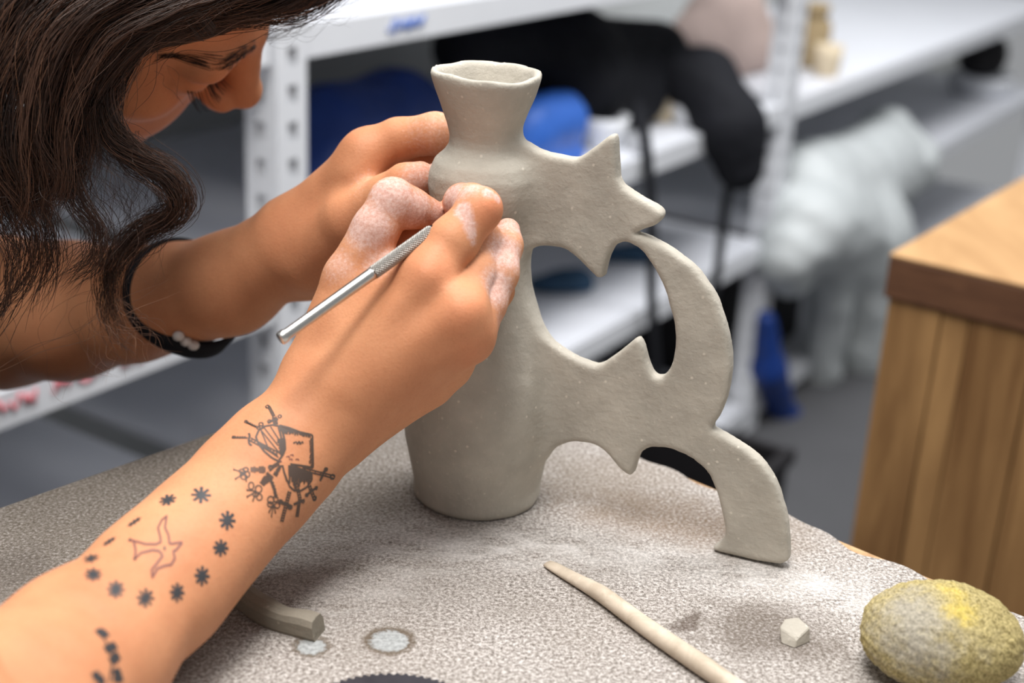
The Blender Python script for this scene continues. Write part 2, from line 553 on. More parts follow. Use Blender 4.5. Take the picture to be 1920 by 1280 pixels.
VPROF = np.array([(0, .0322), (.0025, .0336), (.010, .0337), (.0225, .0362), (.035, .0388), (.047, .0397), (.060, .0392), (.075, .0368), (.090, .0328), (.105, .0284),
                  (.118, .0250), (.1294, .0229), (.140, .0224), (.150, .0238), (.160, .0262), (.168, .0273), (.175, .0270), (.181, .0243), (.1855, .0196),
                  (.189, .0173), (.193, .0170), (.199, .0185), (.207, .0215), (.215, .0246), (.2205, .0265), (.2230, .0270), (.2245, .0262), (.2243, .0240), (.2225, .0225)])
_in = [(z, max(r - .0052, .0105)) for z, r in VPROF[:24][::-1] if z > .008]
_loop = [(r, z) for z, r in VPROF] + [(r, z) for z, r in _in] + [(0, _in[-1][0]), (-.004, _in[-1][0]), (-.004, 0)]
PROF = grid2([_loop], (-.004, -.006), (.05, .235), .0006)
def lean(z):
    return -.0040 * (np.clip(z, 0, .23) / .2227) ** 1.3
def f_body(p):
    a = np.arctan2(p[:, 1], p[:, 0])
    z = p[:, 2]
    top = np.clip((z - .195) / .03, 0, 1)
    dz = top * (.0005 * np.sin(2 * a + .6) + .0004 * np.sin(3 * a + 2.2) + .0003 * np.sin(7 * a))
    r = np.hypot(p[:, 0] - lean(z), p[:, 1]) * (1 + top * (.010 * np.cos(2 * a - .4) - .016 * np.exp(-((a + .75) / .35) ** 2) + .004 * np.cos(5 * a + 1.5)) + .006 * np.sin(2 * a + z * 30))
    return PROF(r, z - dz)
# the flat handle: two shooting stars, cut from a slab that stands on its tail
HF = onz(1478, 1062)
HD = V(HF[0], HF[1], 0); HD /= np.linalg.norm(HD)
HN = V(HD[1], -HD[0], 0)                       # towards the viewer
HT = .0046
def hp(x, y):
    q = onplane(x, y, HN * HT, HN)
    return (q @ HD, max(q[2], 0.0))
H_OUT = [(980, 270), (1012, 286), (1075, 301), (1094, 291), (1122, 270), (1143, 254), (1152, 257), (1154, 300), (1159, 346), (1190, 369), (1236, 394), (1243, 408),
         (1228, 424), (1200, 433), (1186, 440), (1204, 443), (1252, 467), (1302, 503), (1341, 558), (1362, 620), (1371, 682), (1363, 742), (1347, 783), (1331, 806),
         (1352, 818), (1392, 840), (1427, 868), (1456, 914), (1474, 972), (1478, 1015), (1478, 1063), (1400, 1050), (1328, 1034), (1347, 1022), (1359, 1002), (1352, 962), (1341, 922),
         (1324, 886), (1290, 857), (1250, 841), (1218, 839), (1198, 851), (1191, 868), (1183, 897), (1162, 882), (1132, 847), (1110, 834), (1072, 829), (1036, 841), (1008, 862)]
H_IN = [(975, 468), (1020, 463), (1056, 466), (1082, 486), (1126, 532), (1136, 490), (1150, 462), (1172, 454), (1200, 470), (1226, 505), (1246, 545), (1262, 600), (1267, 642), (1258, 688),
        (1241, 711), (1224, 709), (1211, 682), (1203, 648), (1192, 633), (1162, 660), (1121, 690), (1088, 680), (1040, 652), (1000, 620), (960, 560)]
_o = [hp(*q) for q in H_OUT]
_o = _o[:0] + [(.0, .187)] + _o + [(.0, .030)]
_i = [hp(*q) for q in H_IN]
def soft(L, n=1):
    for _ in range(n):
        R_ = []
        for a, b in zip(L, L[1:] + L[:1]):
            a, b = np.array(a), np.array(b)
            R_ += [tuple(a * .8 + b * .2), tuple(a * .2 + b * .8)]
        L = R_
    return L
HGRID = grid2([soft(_o, 1), soft(_i, 1)], (-.01, -.006), (.19, .235), .0007)
def f_handle(p):
    s, t = p @ HD, p @ HN
    d2 = HGRID(s, p[:, 2])
    r = .0026
    w0, w1 = d2 + r, np.abs(t) - HT + r
    return np.hypot(np.maximum(w0, 0), np.maximum(w1, 0)) + np.minimum(np.maximum(w0, w1), 0) - r
def f_vase(p):
    a, b = f_body(p), f_handle(p)
    cav = np.hypot(p[:, 0] - lean(p[:, 2]), p[:, 1])
    rin = np.interp(p[:, 2], VPROF[:24, 0], VPROF[:24, 1]) - .0035
    d = smin(a, np.where(cav < rin, 1.0, b), .010)
    return d + .00028 * lumps(p, 160, 3) + .00012 * lumps(p, 520, 5)
vv, vf = nets(f_vase, (-.046, -.08, -.002), (.175, .048, .232), .00125)
vv[:, 2] = np.maximum(vv[:, 2], 0)
fc = vv[vf].mean(1)
isb = f_body(fc) < f_handle(fc)
vase = empty('clay_vase')
tag(vase, 'unfired grey clay vase with flared neck and flat shooting-star handle', 'vase')
def submesh(name, v, f, mat, parent):
    u, inv = np.unique(f.ravel(), return_inverse=True)
    return mesh(name, v[u], inv.reshape(f.shape), mat, parent)
submesh('vase_body', vv, vf[isb], M_CLAY, vase)
hh = submesh('handle', vv, vf[~isb], M_CLAY, vase)
hh['label'] = 'flat openwork handle of two star-and-crescent shapes'

# ================================================================== things on the table
def onbox(name, loop_px, h, mat):
    pass
# wooden modelling tool lying on the table
a0, a1, a2 = onz(1027, 1060), onz(1215, 1193), onz(1420, 1335)
cl = spline([a0, a0 * .5 + a1 * .5 + V(.0008, .0010, 0), a1, a2], 40)
t_ = np.linspace(0, 1, 40)
rr = np.interp(t_, [0, .03, .12, .3, .5, .62, .8, 1], [.0030, .0036, .0039, .0041, .0042, .0044, .0046, .0040])
fl = np.interp(t_, [0, .12, .30, 1], [.40, .55, .95, .95])
tt, nn, bb = frames(cl)
an = np.arange(14) * 2 * math.pi / 14
tv, tf = [], []
for i in range(40):
    up = V(0, 0, 1); sd = np.cross(up, tt[i])
    for a in an:
        tv.append(cl[i] + V(0, 0, rr[i] * fl[i]) + sd * rr[i] * math.cos(a) + up * rr[i] * fl[i] * math.sin(a))
for i in range(39):
    for j in range(14):
        tf.append((i * 14 + j, i * 14 + (j + 1) % 14, (i + 1) * 14 + (j + 1) % 14, (i + 1) * 14 + j))
tf += [tuple(range(14))[::-1], tuple(39 * 14 + j for j in range(14))]
tag(mesh('modelling_tool', tv, tf, M_TOOLWOOD), 'long pale wooden clay modelling stick lying on the table', 'modelling tool')

# clay coil, cut square, half under the forearm
c0, c1, c2, c3 = onz(380, 1105), onz(450, 1130), onz(520, 1172), onz(600, 1192)
cc = spline([c0, c1, c2, c3], 30)
cv, cf = [], []
tt, _, _ = frames(cc)
for i in range(30):
    sd = np.cross(V(0, 0, 1), tt[i]); sd /= np.linalg.norm(sd)
    w, h = .0052 + .0004 * math.sin(i * .5), .0098 + .0004 * math.sin(i * .8)
    for (x, z) in ((-.9, 0), (-1, .15), (-1, .7), (-.75, .95), (0, 1.0), (.72, .93), (1, .68), (1, .15), (.9, 0)):
        e = .0018 * (z) if i == 29 else 0
        cv.append(cc[i] + sd * w * x + V(0, 0, h * z) - tt[i] * e)
for i in range(29):
    for j in range(9):
        cf.append((i * 9 + j, i * 9 + (j + 1) % 9, (i + 1) * 9 + (j + 1) % 9, (i + 1) * 9 + j))
cf += [tuple(range(9))[::-1], tuple(29 * 9 + j for j in range(9))]
tag(mesh('clay_coil', cv, cf, M_CLAYWET, smooth=False), 'short grey clay strip lying under the tattooed forearm', 'clay strip')

# clay crumb in the stained patch
q = onz(1490, 1198)
bm = bmesh.new()
pts = [tuple(1.3 * c_ for c_ in q_) for q_ in [(-.0052, -.0030, 0), (-.0010, -.0058, 0), (.0052, -.0012, 0), (.0030, .0042, 0), (-.0036, .0044, 0),
       (-.0056, .0006, .0040), (-.0004, -.0046, .0030), (.0046, -.0002, .0052), (.0010, .0040, .0066), (-.0034, .0036, .0058)]]
for x in pts: bm.verts.new(x)
bmesh.ops.convex_hull(bm, input=bm.verts)
bmesh.ops.bevel(bm, geom=list(bm.edges), offset=.0004, segments=1, affect='EDGES')
ch = bm_obj('clay_crumb', bm, M_CLAY); ch.location = q
tag(ch, 'small chipped crumb of grey clay on the dark stain', 'clay crumb')

# sponge
def m_sponge():
    k = Mat('yellow_sponge', rough=0.95, spec=0.1)
    f = k.noise(900, 8, 0.85)
    big = k.noise(60, 6, 0.7)
    c = k.ramp(f, [(0.40, srgb(98, 84, 50)), (0.47, srgb(172, 154, 100)), (0.56, srgb(226, 208, 150))])
    wb = k.math('MULTIPLY', k.math('SUBTRACT', big, .5), .07)
    g = k.math('MULTIPLY', k.near((-.014, -.014, .030), .018, .014, wb), .85)
    c = k.mix(g, c, k.ramp(f, [(0.36, srgb(140, 134, 122)), (0.6, srgb(214, 206, 192))]))
    y = k.near((.003, -.008, .040), .007, .010, wb, (.8, 1.4, 1))
    c = k.mix(k.math('MULTIPLY', y, .85), c, k.ramp(f, [(0.36, srgb(206, 172, 50)), (0.6, srgb(250, 226, 116))]))
    k.col(c); k.bump(f, .7, .002)
    return k.m
SPC = onz(1750, 1264)
def f_sponge(p):
    rad = V(.0325, .026, .0205)
    d = ellipsoid(p, V(0, 0, .0205), np.eye(3), rad)
    d = smin(d, ellipsoid(p, V(.002, .004, .0165), np.eye(3), V(.0325, .026, .0165)), .012)
    d = d + .0011 * lumps(p, 95, 11) + .0003 * lumps(p, 420, 12) + .0004 * lumps(p, 1700, 13)
    return np.maximum(d, -p[:, 2])
sv, sf = nets(f_sponge, (-.045, -.042, -.002), (.045, .042, .056), .0009)
sp = mesh('sponge', sv, sf, m_sponge())
sp.location = SPC
tag(sp, 'round yellow pottery sponge caked with grey slip at the table edge', 'sponge')

# serrated steel kidney at the lower border
k0, k1 = onz(600, 1277), onz(862, 1277)
mid = (k0 + k1) / 2
ax = (k1 - k0) / np.linalg.norm(k1 - k0); ay = V(ax[1], -ax[0], 0)
ka = np.linalg.norm(k1 - k0) / 2 * 1.12
ol = []
for i in range(240):
    a = 2 * math.pi * i / 240
    tooth = 1.0 + (.05 if i % 4 < 2 else 0)
    ol.append((ka * math.cos(a) * tooth, (.024 * math.sin(a) * tooth - (.010 * math.cos(a) ** 2 if math.sin(a) < 0 else 0))))
kv = [mid - ay * (y - .0215) * 1 + ax * x + V(0, 0, z) for z in (.0016, .0004) for x, y in ol]
kv = [v + ay * .0 for v in kv]
kf = [tuple(range(240)), tuple(range(479, 239, -1))] + [(i, 240 + i, 240 + (i + 1) % 240, (i + 1) % 240) for i in range(240)]
tag(mesh('scraper', kv, kf, M_DARKSTEEL, smooth=False), 'dark serrated metal kidney scraper lying flat on the table', 'scraper')
# ================================================================== wooden stool
SU, SV = V(.579, .815, 0), V(.815, -.579, 0)
so = onz(1668, 475, -.03)
STM = axes(so, SV, SU)
stool = empty('wooden_stool', tuple(so))
tag(stool, 'square wooden stool with thick slab top beside the work table', 'stool')
def at(o, parent):
    o.parent = parent
    o.matrix_parent_inverse = Matrix.Translation(parent.location).inverted()
    return o
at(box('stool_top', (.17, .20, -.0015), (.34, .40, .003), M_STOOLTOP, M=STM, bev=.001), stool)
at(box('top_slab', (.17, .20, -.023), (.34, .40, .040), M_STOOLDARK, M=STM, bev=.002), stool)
x = .004
for i, w in enumerate((.052, .026, .060, .050, .066, .070)):
    mt = M_STOOLSIDE
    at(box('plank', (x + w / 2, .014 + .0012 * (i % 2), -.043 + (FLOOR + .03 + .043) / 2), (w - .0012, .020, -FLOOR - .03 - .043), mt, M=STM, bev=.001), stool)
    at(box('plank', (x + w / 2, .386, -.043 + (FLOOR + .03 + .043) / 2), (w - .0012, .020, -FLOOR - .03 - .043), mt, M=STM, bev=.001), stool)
    x += w
box_rail = at(box('rail', (.17, .20, -.5), (.06, .350, .03), M_STOOLDARK, M=STM), stool)

# ================================================================== shelving
shelf = empty('shelving_unit')
tag(shelf, 'white slotted-steel shelving unit with loaded boards behind the table', 'shelving')
def slotted(x0, z0, z1):
    """L-section post: corner at x0 on the front plane, real slots through both flanges"""
    W_, T_ = .048, .0024
    vs, fs = [], []
    zs = [z0]
    z = z0 + .02
    while z < z1 - .03:
        zs += [z, z + .019]; z += .041
    zs.append(z1)
    for fl in (0, 1):
        us = [0, .017, .032, W_]
        for side in (0, T_):
            b = len(vs)
            for zz in zs:
                for u in us:
                    q = (x0 + u, side, zz) if fl == 0 else (x0 + side, u, zz)
                    vs.append(SM @ Vector(q))
            for i in range(len(zs) - 1):
                for j in range(3):
                    if j == 1 and i % 2 == 1:
                        continue
                    a = b + i * 4 + j
                    fs.append((a, a + 1, a + 5, a + 4))
        b = len(vs)                                   # backing strip a little behind the slots
        for zz in (z0, z1):
            for u in (.006, W_ - .003):
                q = (x0 + u, .0052, zz) if fl == 0 else (x0 + .0052, u, zz)
                vs.append(SM @ Vector(q))
        fs.append((b, b + 1, b + 3, b + 2))
    return vs, fs
Z_A, Z_B, Z_C = .066, -.228, -.508
BH = .038
PX = (-.58, 0.0, 1.45, 3.72)
for x0 in PX:
    v_, f_ = slotted(x0, FLOOR, .66)
    mesh('post', v_, f_, M_WHITE, shelf, smooth=False)
for zz in (Z_A, Z_B, Z_C, -.875, .41):
    for a, b in zip(PX, PX[1:]):
        if zz > 0 and a > 1: continue                 # far bay's upper boards left out to brighten the shelf below
        box('front_beam', ((a + b + .042) / 2, .006, zz + BH / 2), (b - a - .054, .006, BH), M_WHITE, shelf, M=SM, bev=.001)
        box('shelf_board', ((a + b) / 2 + .02, .316, zz + BH - .006), (b - a - .058, .606, .012), M_BOARD, shelf, M=SM, bev=.001)
def shelf_x(px, py, off=0.0):
    q = onplane(px, py, SQ + SN * off, SN)
    return (q - SQ) @ SD, q[2]
# marker scribbles on the shelf fronts (illegible red and blue lettering)
r3 = random.Random(5)
bl = []
for (pa, pb, yc, mat, zc) in ((20, 330, 0, M_RED, Z_B + BH * .62), (730, 800, 0, M_BLUEINK, Z_A + BH * .52)):
    if mat is M_RED:
        xa, xb = shelf_x(-40, 790)[0], shelf_x(345, 690)[0]
    else:
        xa, xb = shelf_x(728, 60)[0], shelf_x(800, 45)[0]
    n = 15 if mat is M_RED else 5
    parts = []
    for i in range(n):
        if mat is M_RED and i in (4, 9): continue
        xc = xa + (xb - xa) * (i + .5) / n
        w = (xb - xa) / n * .78
        st = [(-.55 + 1.1 * j / 6, r3.uniform(-.8, .8)) for j in range(7)]
        pts = [SM @ Vector((xc + u * w, .0018, zc + k_ * .0100)) for u, k_ in st]
        for p_, q_ in zip(pts, pts[1:]):
            parts.append(tube([np.array(p_), np.array(q_)], .0014, 5))
    v_, f_ = join(parts)
    mesh('marker_lettering', v_, f_, mat, shelf)

# ------------------------------------------------------------------ things on the shelves
def blob(name, prims, k, h, mat, lump=(.006, 30), seed=1, floor_z=None, fine=(.002, 110)):
    def f(p):
        d = None
        for a, b, ra, rb, s in prims:
            e = capsule(p, np.array(a, float), np.array(b, float), ra * SK, rb * SK, V(0, 0, 1), s)
            d = e if d is None else smin(d, e, k)
        d = d + lump[0] * lumps(p, lump[1], seed) + fine[0] * np.abs(lumps(p, fine[1], seed + 50))
        return d if floor_z is None else np.maximum(d, floor_z - p[:, 2])
    A = np.array([q for a, b, *_ in prims for q in (a, b)], float)
    R_ = max(max(q[2], q[3]) for q in prims) + .06
    v_, f_ = nets(f, A.min(0) - R_, A.max(0) + R_, h)
    return mesh(name, v_, f_, mat)
def px3(x, y, off):
    return onplane(x, y, SQ + SN * off, SN)
def onshelf(px, off, z):                             # on a board: photo column and set-back
    lo_, hi_ = -.5, 5.0
    for _ in range(40):
        t = (lo_ + hi_) / 2
        q = SQ + SD * t + SN * off - CP; q[2] = z - CP[2]
        if 960 + FPX * (q @ CR) / (q @ CF) < px: lo_ = t
        else: hi_ = t
    q = SQ + SD * t + SN * off; q[2] = z
    return q
def S(x, y, z):                                     # shelf space -> world
    return np.array(SM @ Vector((x * SK, y * SK, z)))
ZB, ZC = Z_B + BH + .001, Z_C + BH + .001                          # board tops
o = blob('blue_tarp', [(S(.21, .14, ZB + SK * .045), S(.40, .14, ZB + SK * .05), .07, .07, 1.15), (S(.23, .14, ZB + SK * .09), S(.36, .15, ZB + SK * .085), .05, .055, 1.0)], .04, .007, M_BLUE, (.010, 32), 21, ZB)
tag(o, 'crumpled dark blue plastic sheet stuffed on the shelf beside the slotted post', 'plastic sheet')
o = blob('blue_bag', [(px3(1005, 330, .1), px3(1055, 315, .1), .046, .046, 1.0), (px3(990, 240, .1), px3(1050, 232, .1), .040, .042, 1.0)], .03, .007, M_BLUE2, (.006, 34), 22, ZB)
tag(o, 'bright blue plastic bag standing on the shelf behind the vase neck', 'bag')
# black shoulder bag slumped over the things on the shelf
bag = empty('black_shoulder_bag')
tag(bag, 'black fabric shoulder bag slumped along the shelf with its straps hanging', 'bag')
o = blob('bag_body', [(px3(870, 95, .20), px3(1040, 95, .20), .042, .062, 1.0), (px3(1040, 100, .18), px3(1220, 120, .16), .066, .062, 1.0),
                      (px3(1110, 170, .12), px3(1200, 185, .12), .045, .040, 1.0)], .05, .008, M_BLACK, (.008, 26), 23, ZB + SK * .002)
o.parent = bag
o = blob('bag_flap', [(px3(1235, 120, .12), px3(1320, 150, .05), .040, .040, 1.0), (px3(1320, 150, .05), px3(1375, 240, -.03), .045, .046, 1.0), (px3(1375, 240, -.03), px3(1384, 312, -.045), .046, .036, 1.0)], .04, .008, M_BLACK, (.005, 30), 24)
o.parent = bag
def ribbon(pts, w, th, n=30):
    c = spline(pts, n)
    t, _, _ = frames(c)
    vs, fs = [], []
    for i in range(n):
        sd = np.array(SD); nn_ = np.cross(t[i], sd); nn_ /= np.linalg.norm(nn_) + 1e-9
        sd = np.cross(nn_, t[i])
        for a, b in ((-1, -1), (1, -1), (1, 1), (-1, 1)):
            vs.append(c[i] + sd * a * w / 2 + nn_ * b * th / 2)
    for i in range(n - 1):
        for j in range(4):
            fs.append((i * 4 + j, i * 4 + (j + 1) % 4, (i + 1) * 4 + (j + 1) % 4, (i + 1) * 4 + j))
    fs += [(3, 2, 1, 0), tuple((n - 1) * 4 + j for j in range(4))]
    return vs, fs
for pts, w in (([(1378, 300), (1362, 380), (1350, 470), (1338, 560)], .026), ([(1195, 190), (1215, 300), (1222, 430), (1222, 560), (1232, 700)], .022)):
    ds = [-.055, -.03, -.02, -.02] if w > .025 else [.06, -.005, -.02, -.02, -.02]
    v_, f_ = ribbon([px3(x, y, d) for (x, y), d in zip(pts, ds)], w * SK, .005)
    mesh('strap', v_, f_, M_BLACK, bag, smooth=False)
def pot(name, loc, prof, mat, label, cat, group=None, k=28):
    v_, f_ = lathe([(r * SK, z * SK) for r, z in prof], k)
    f_ = f_ + [tuple(range(k))[::-1], tuple((len(prof) - 1) * k + j for j in range(k))]
    o = mesh(name, v_, f_, mat)
    o.location = loc
    return tag(o, label, cat, group)
CUP = lambda r, h: [(r * .74, 0), (r * .82, h * .1), (r * .95, h * .55), (r, h), (r * .93, h), (r * .86, h * .5), (r * .7, h * .12)]
JAR = lambda r, h: [(r * .9, 0), (r, h * .08), (r, h * .68), (r * .72, h * .80), (r * .72, h * .84), (r * .8, h * .85), (r * .8, h), (r * .3, h * 1.0)]
pot('white_cup', onshelf(1128, .09, ZB), CUP(.036, .042), M_WHITE, 'white cup on the shelf under the black bag, beside the bright blue bag', 'cup')
pot('white_bowl', onshelf(1290, .06, ZB), CUP(.028, .03), M_WHITE, 'small white bowl on the shelf under the drooping end of the black bag', 'bowl')
pot('cream_jar', onshelf(1232, .12, ZB), JAR(.032, .07), M_CREAM, 'cream jar standing under the black bag beside the small white bowl', 'jar')
pk = onshelf(1345, .24, ZB)
o = blob('pink_cloth', [(pk + V(-.06, -.05, .05), pk + V(.07, .08, .05), .062, .060, 1.0), (pk + V(-.02, 0, .12), pk + V(.04, .06, .13), .05, .045, 1.0)], .05, .009, M_PINK, (.008, 24), 31, ZB)
tag(o, 'dusty pink folded cloth at the back of the shelf behind the bag', 'cloth')
pot('tan_jar', onshelf(1512, .14, ZB), JAR(.038, .115), M_TAN, 'tan jar on the shelf just beyond the far slotted post', 'jar')
pot('cream_beaker', onshelf(1548, .06, ZB), CUP(.026, .055), M_CREAM, 'small cream beaker on the shelf in front of the tan jar', 'beaker')
# large cloudy plastic bag bulging out of the lower shelf
def m_plastic():
    k = Mat('cloudy_plastic_film', srgb(214, 220, 220), 0.35, 0.5)
    f = k.noise(9, 4)
    k.col(k.mix(f, srgb(196, 202, 202), srgb(226, 230, 230)))
    k.b.inputs['Transmission Weight'].default_value = .25
    k.b.inputs['Roughness'].default_value = .5
    k.bump(k.noise(28, 4), .6, .01)
    return k.m
M_FILM = m_plastic()
o = blob('plastic_bag', [(px3(1500, 360, .03), px3(1640, 320, .03), .085, .10, 1.0), (px3(1660, 250, .06), px3(1690, 300, .02), .06, .08, 1.0), (px3(1500, 420, -.03), px3(1620, 440, -.03), .08, .09, 1.0),
                         (px3(1620, 440, -.05), px3(1630, 640, -.06), .085, .065, 1.0), (px3(1630, 640, -.06), px3(1615, 730, -.06), .06, .03, 1.0), (px3(1470, 480, -.03), px3(1480, 520, -.03), .05, .03, 1.0),
                         (px3(1560, 500, -.04), px3(1535, 730, .0), .05, .035, 1.0)], .05, .010, M_FILM, (.010, 16), 41, fine=(.006, 48))
tag(o, 'big cloudy white plastic bag bulging over the front of the lower shelf', 'plastic bag')
x_, z_ = shelf_x(1838, 240, .0)
pot('black_pot', onshelf(1836, .15, ZC + .061), [(.035, 0), (.056, .015), (.066, .05), (.060, .085), (.042, .10), (.034, .10), (.02, .08)], M_DARK, 'round black pot on the white bowl at the shelf end', 'pot')
pot('white_dish', onshelf(1836, .15, ZC), CUP(.092, .05), M_WHITE, 'wide white bowl carrying the black pot on the lower shelf', 'bowl')
for (xa, lab, r_) in ((1050, 'slate blue cloth on the lower shelf, nearer the slotted post', .020), (1165, 'slate blue cloth on the lower shelf beside the hanging strap', .021)):
    q = onshelf(xa, .16, ZC)
    o = blob('blue_cloth', [(q + V(-.04, 0, .012), q + V(.03, .02, .014), r_, r_ * 1.1, 1.6)], .02, .005, M_DENIM, (.008, 42), 50 + xa, ZC + .003)
    tag(o, lab, 'cloth')
# blue bag hanging beyond the post, black bins on the floor
o = blob('blue_hanging_bag', [(px3(1438, 600, -.02), px3(1442, 690, -.02), .018, .027, 1.0), (px3(1442, 690, -.02), px3(1478, 800, -.02), .028, .032, 1.0), (px3(1478, 800, -.02), px3(1487, 850, -.02), .034, .030, 1.0)], .03, .007, M_BLUE, (.006, 30), 61)
tag(o, 'dark blue bag hanging by the far slotted post below the plastic bag', 'bag')
ZD = -.875 + BH
def bin_at(x, y, w, d, h, label, ZD=ZD):
    bm = bmesh.new()
    for (cx, cy, sx, sy) in ((0, d, w, .012), (0, 0, w, .012), (-w / 2, d / 2, .012, d), (w / 2, d / 2, .012, d)):
        box_bm(bm, (x + cx, y + cy, ZD + .0005 + h / 2), (sx, sy, h), SM, .002, 1)
    box_bm(bm, (x, y + d / 2, ZD + .0065), (w, d, .012), SM)
    for (cy) in (-.006, d + .006):
        box_bm(bm, (x, y + cy, ZD + h - .012), (w + .02, .014, .024), SM)
    return tag(bm_obj('black_crate', bm, M_DARK), label, 'crate')
bin_at(.70, -.30, .36, .27, .27, 'black plastic crate on the floor in front of the shelving, behind the vase handle', FLOOR)
bin_at(1.72, .10, .42, .42, .28, 'black plastic crate on the bottom shelf behind the hanging blue bag')
# ================================================================== person
person = empty('person', (-.45, .1, FLOOR))
tag(person, 'person with long curly brown hair and tattooed forearm bending over the clay vase', 'person')
def kid(o):
    return at(o, person)
TOCAM = -CF
class Field:
    """capsules in groups: group 0 is the trunk, the others join it one by one"""
    def __init__(s):
        s.g = {}
        s.k = {}
        s.ripples = []
    def add(s, g, pts, k=.004, n=None, fl=1.0):
        """pts: (px, py, depth, radius) joints of a chain"""
        s.k.setdefault(g, k)
        for (xa, ya, da, ra), (xb, yb, db, rb) in zip(pts, pts[1:]):
            s.prim(g, P(xa, ya, da), P(xb, yb, db), ra, rb, n, fl)
    def prim(s, g, a, b, ra, rb, n=None, fl=1.0, k=.004):
        s.k.setdefault(g, k)
        s.g.setdefault(g, []).append((a, b, ra, rb, n, fl, np.minimum(a - ra, b - rb), np.maximum(a + ra, b + rb)))
    def __call__(s, p, kroot=.007, ktouch=.0007, margin=.03):
        lo, hi = p.min(0), p.max(0)
        ds = {}
        for g, L in s.g.items():
            d = None
            for a, b, ra, rb, n, fl, l2, h2 in L:
                gap = np.maximum(np.maximum(l2 - hi, lo - h2), 0)
                if gap @ gap > margin ** 2:
                    continue
                e = capsule(p, a, b, ra, rb, n, fl)
                d = e if d is None else smin(d, e, s.k[g])
            if d is not None:
                ds[g] = d
        if not ds:
            return np.full(len(p), .05)
        out = ds.get(0)
        base = out
        for g, d in ds.items():
            if g == 0: continue
            e = d if base is None else smin(base, d, kroot)
            out = e if out is None else np.minimum(out, e)
        for c, ax, w, amp, wl in s.ripples:
            q = p - c
            t = q @ ax
            rr_ = (q * q).sum(1)
            m = rr_ < (w * 3) ** 2
            if m.any():
                out[m] += amp * np.cos(t[m] * 6.283 / wl) * np.exp(-rr_[m] / (w * w))
        return out
    def box(s, pad=.012):
        A = [q for L in s.g.values() for q in L]
        return np.min([q[6] for q in A], 0) - pad, np.max([q[7] for q in A], 0) + pad
    def joint(s, a, b, w=.006, amp=.0002, wl=.0022):
        """skin folds across the direction a->b, centred on a"""
        A, B_ = P(*a), P(*b)
        ax = B_ - A
        s.ripples.append((A, ax / np.linalg.norm(ax), w, amp, wl))

# ---- right arm and hand (holds the needle tool)
RA = Field()
FN = TOCAM * .8 + V(0, 0, .6); FN /= np.linalg.norm(FN)
RA.add(0, [(585, 797, .636, .0254), (520, 862, .624, .0248), (455, 930, .610, .0249), (375, 1012, .590, .0258), (300, 1090, .570, .0275), (150, 1232, .527, .0318), (20, 1350, .486, .0355), (-110, 1468, .445, .0385)], .012, FN, 1.14)
RA.k[0] = .013
# palm: metacarpals
for (a, b) in (((592, 752, .634, .0140), (803, 520, .622, .0100)), ((605, 768, .632, .0150), (864, 588, .618, .0098)), ((622, 788, .636, .0150), (878, 634, .627, .0094)),
               ((640, 800, .642, .0140), (843, 682, .642, .0092)), ((668, 778, .650, .0120), (800, 712, .650, .0120)), ((600, 700, .642, .0150), (740, 560, .638, .0105)),
               ((640, 720, .640, .0150), (790, 620, .634, .0120))):
    RA.add(0, [a, b])
RA.add(6, [(690, 600, .652, .0120), (780, 500, .657, .0120)])
RA.add(6, [(780, 500, .657, .0115), (842, 430, .660, .0085)])
RA.add(6, [(725, 530, .654, .0115), (778, 436, .662, .0110)])
RA.add(0, [(655, 600, .640, .0125), (745, 520, .636, .0105)])
# tendons and knuckles on the back of the hand
for (a, b) in (((640, 720, .6200, .0030), (800, 522, .6125, .0044)), ((668, 722, .6195, .0030), (862, 588, .6090, .0044)), ((690, 742, .6235, .0030), (875, 632, .6180, .0040))):
    RA.add(0, [a, b])
RA.add(0, [(808, 512, .6178, .0062), (812, 508, .6178, .0062)])
RA.add(0, [(868, 584, .6132, .0060), (870, 580, .6132, .0060)])
RA.add(0, [(884, 634, .6210, .0056), (886, 630, .6210, .0056)])
# thumb
RA.add(1, [(596, 690, .645, .0150), (655, 522, .640, .0118), (704, 430, .638, .0106), (736, 377, .639, .0103), (772, 391, .645, .0090), (808, 400, .650, .0062), (820, 401, .652, .0046)], .004)
# index, middle, ring, little finger
RA.add(2, [(800, 518, .623, .0112), (848, 455, .625, .0112), (900, 392, .627, .0096), (884, 380, .636, .0083), (866, 378, .645, .0078), (857, 384, .651, .0072)], .004)
RA.add(3, [(864, 588, .618, .0098), (894, 512, .631, .0088), (906, 450, .641, .0082), (890, 415, .652, .0072)], .004)
RA.add(4, [(878, 634, .627, .0094), (910, 572, .632, .0089), (936, 512, .638, .0086), (949, 460, .646, .0074), (952, 432, .651, .0058)], .004)
RA.add(5, [(843, 682, .642, .0090), (900, 610, .653, .0080), (935, 545, .661, .0068), (940, 500, .664, .0056)], .004)
RA.joint((722, 360, .630), (760, 390, .63), .0085, .00032, .0019)
RA.joint((782, 395, .638), (812, 400, .64), .006, .00020, .0026)
RA.joint((855, 380, .636), (830, 384, .64), .006, .00022, .0024)
RA.joint((940, 505, .630), (950, 460, .635), .007, .00018, .0018)
RA.joint((912, 372, .618), (880, 380, .63), .007, .00012, .0020)

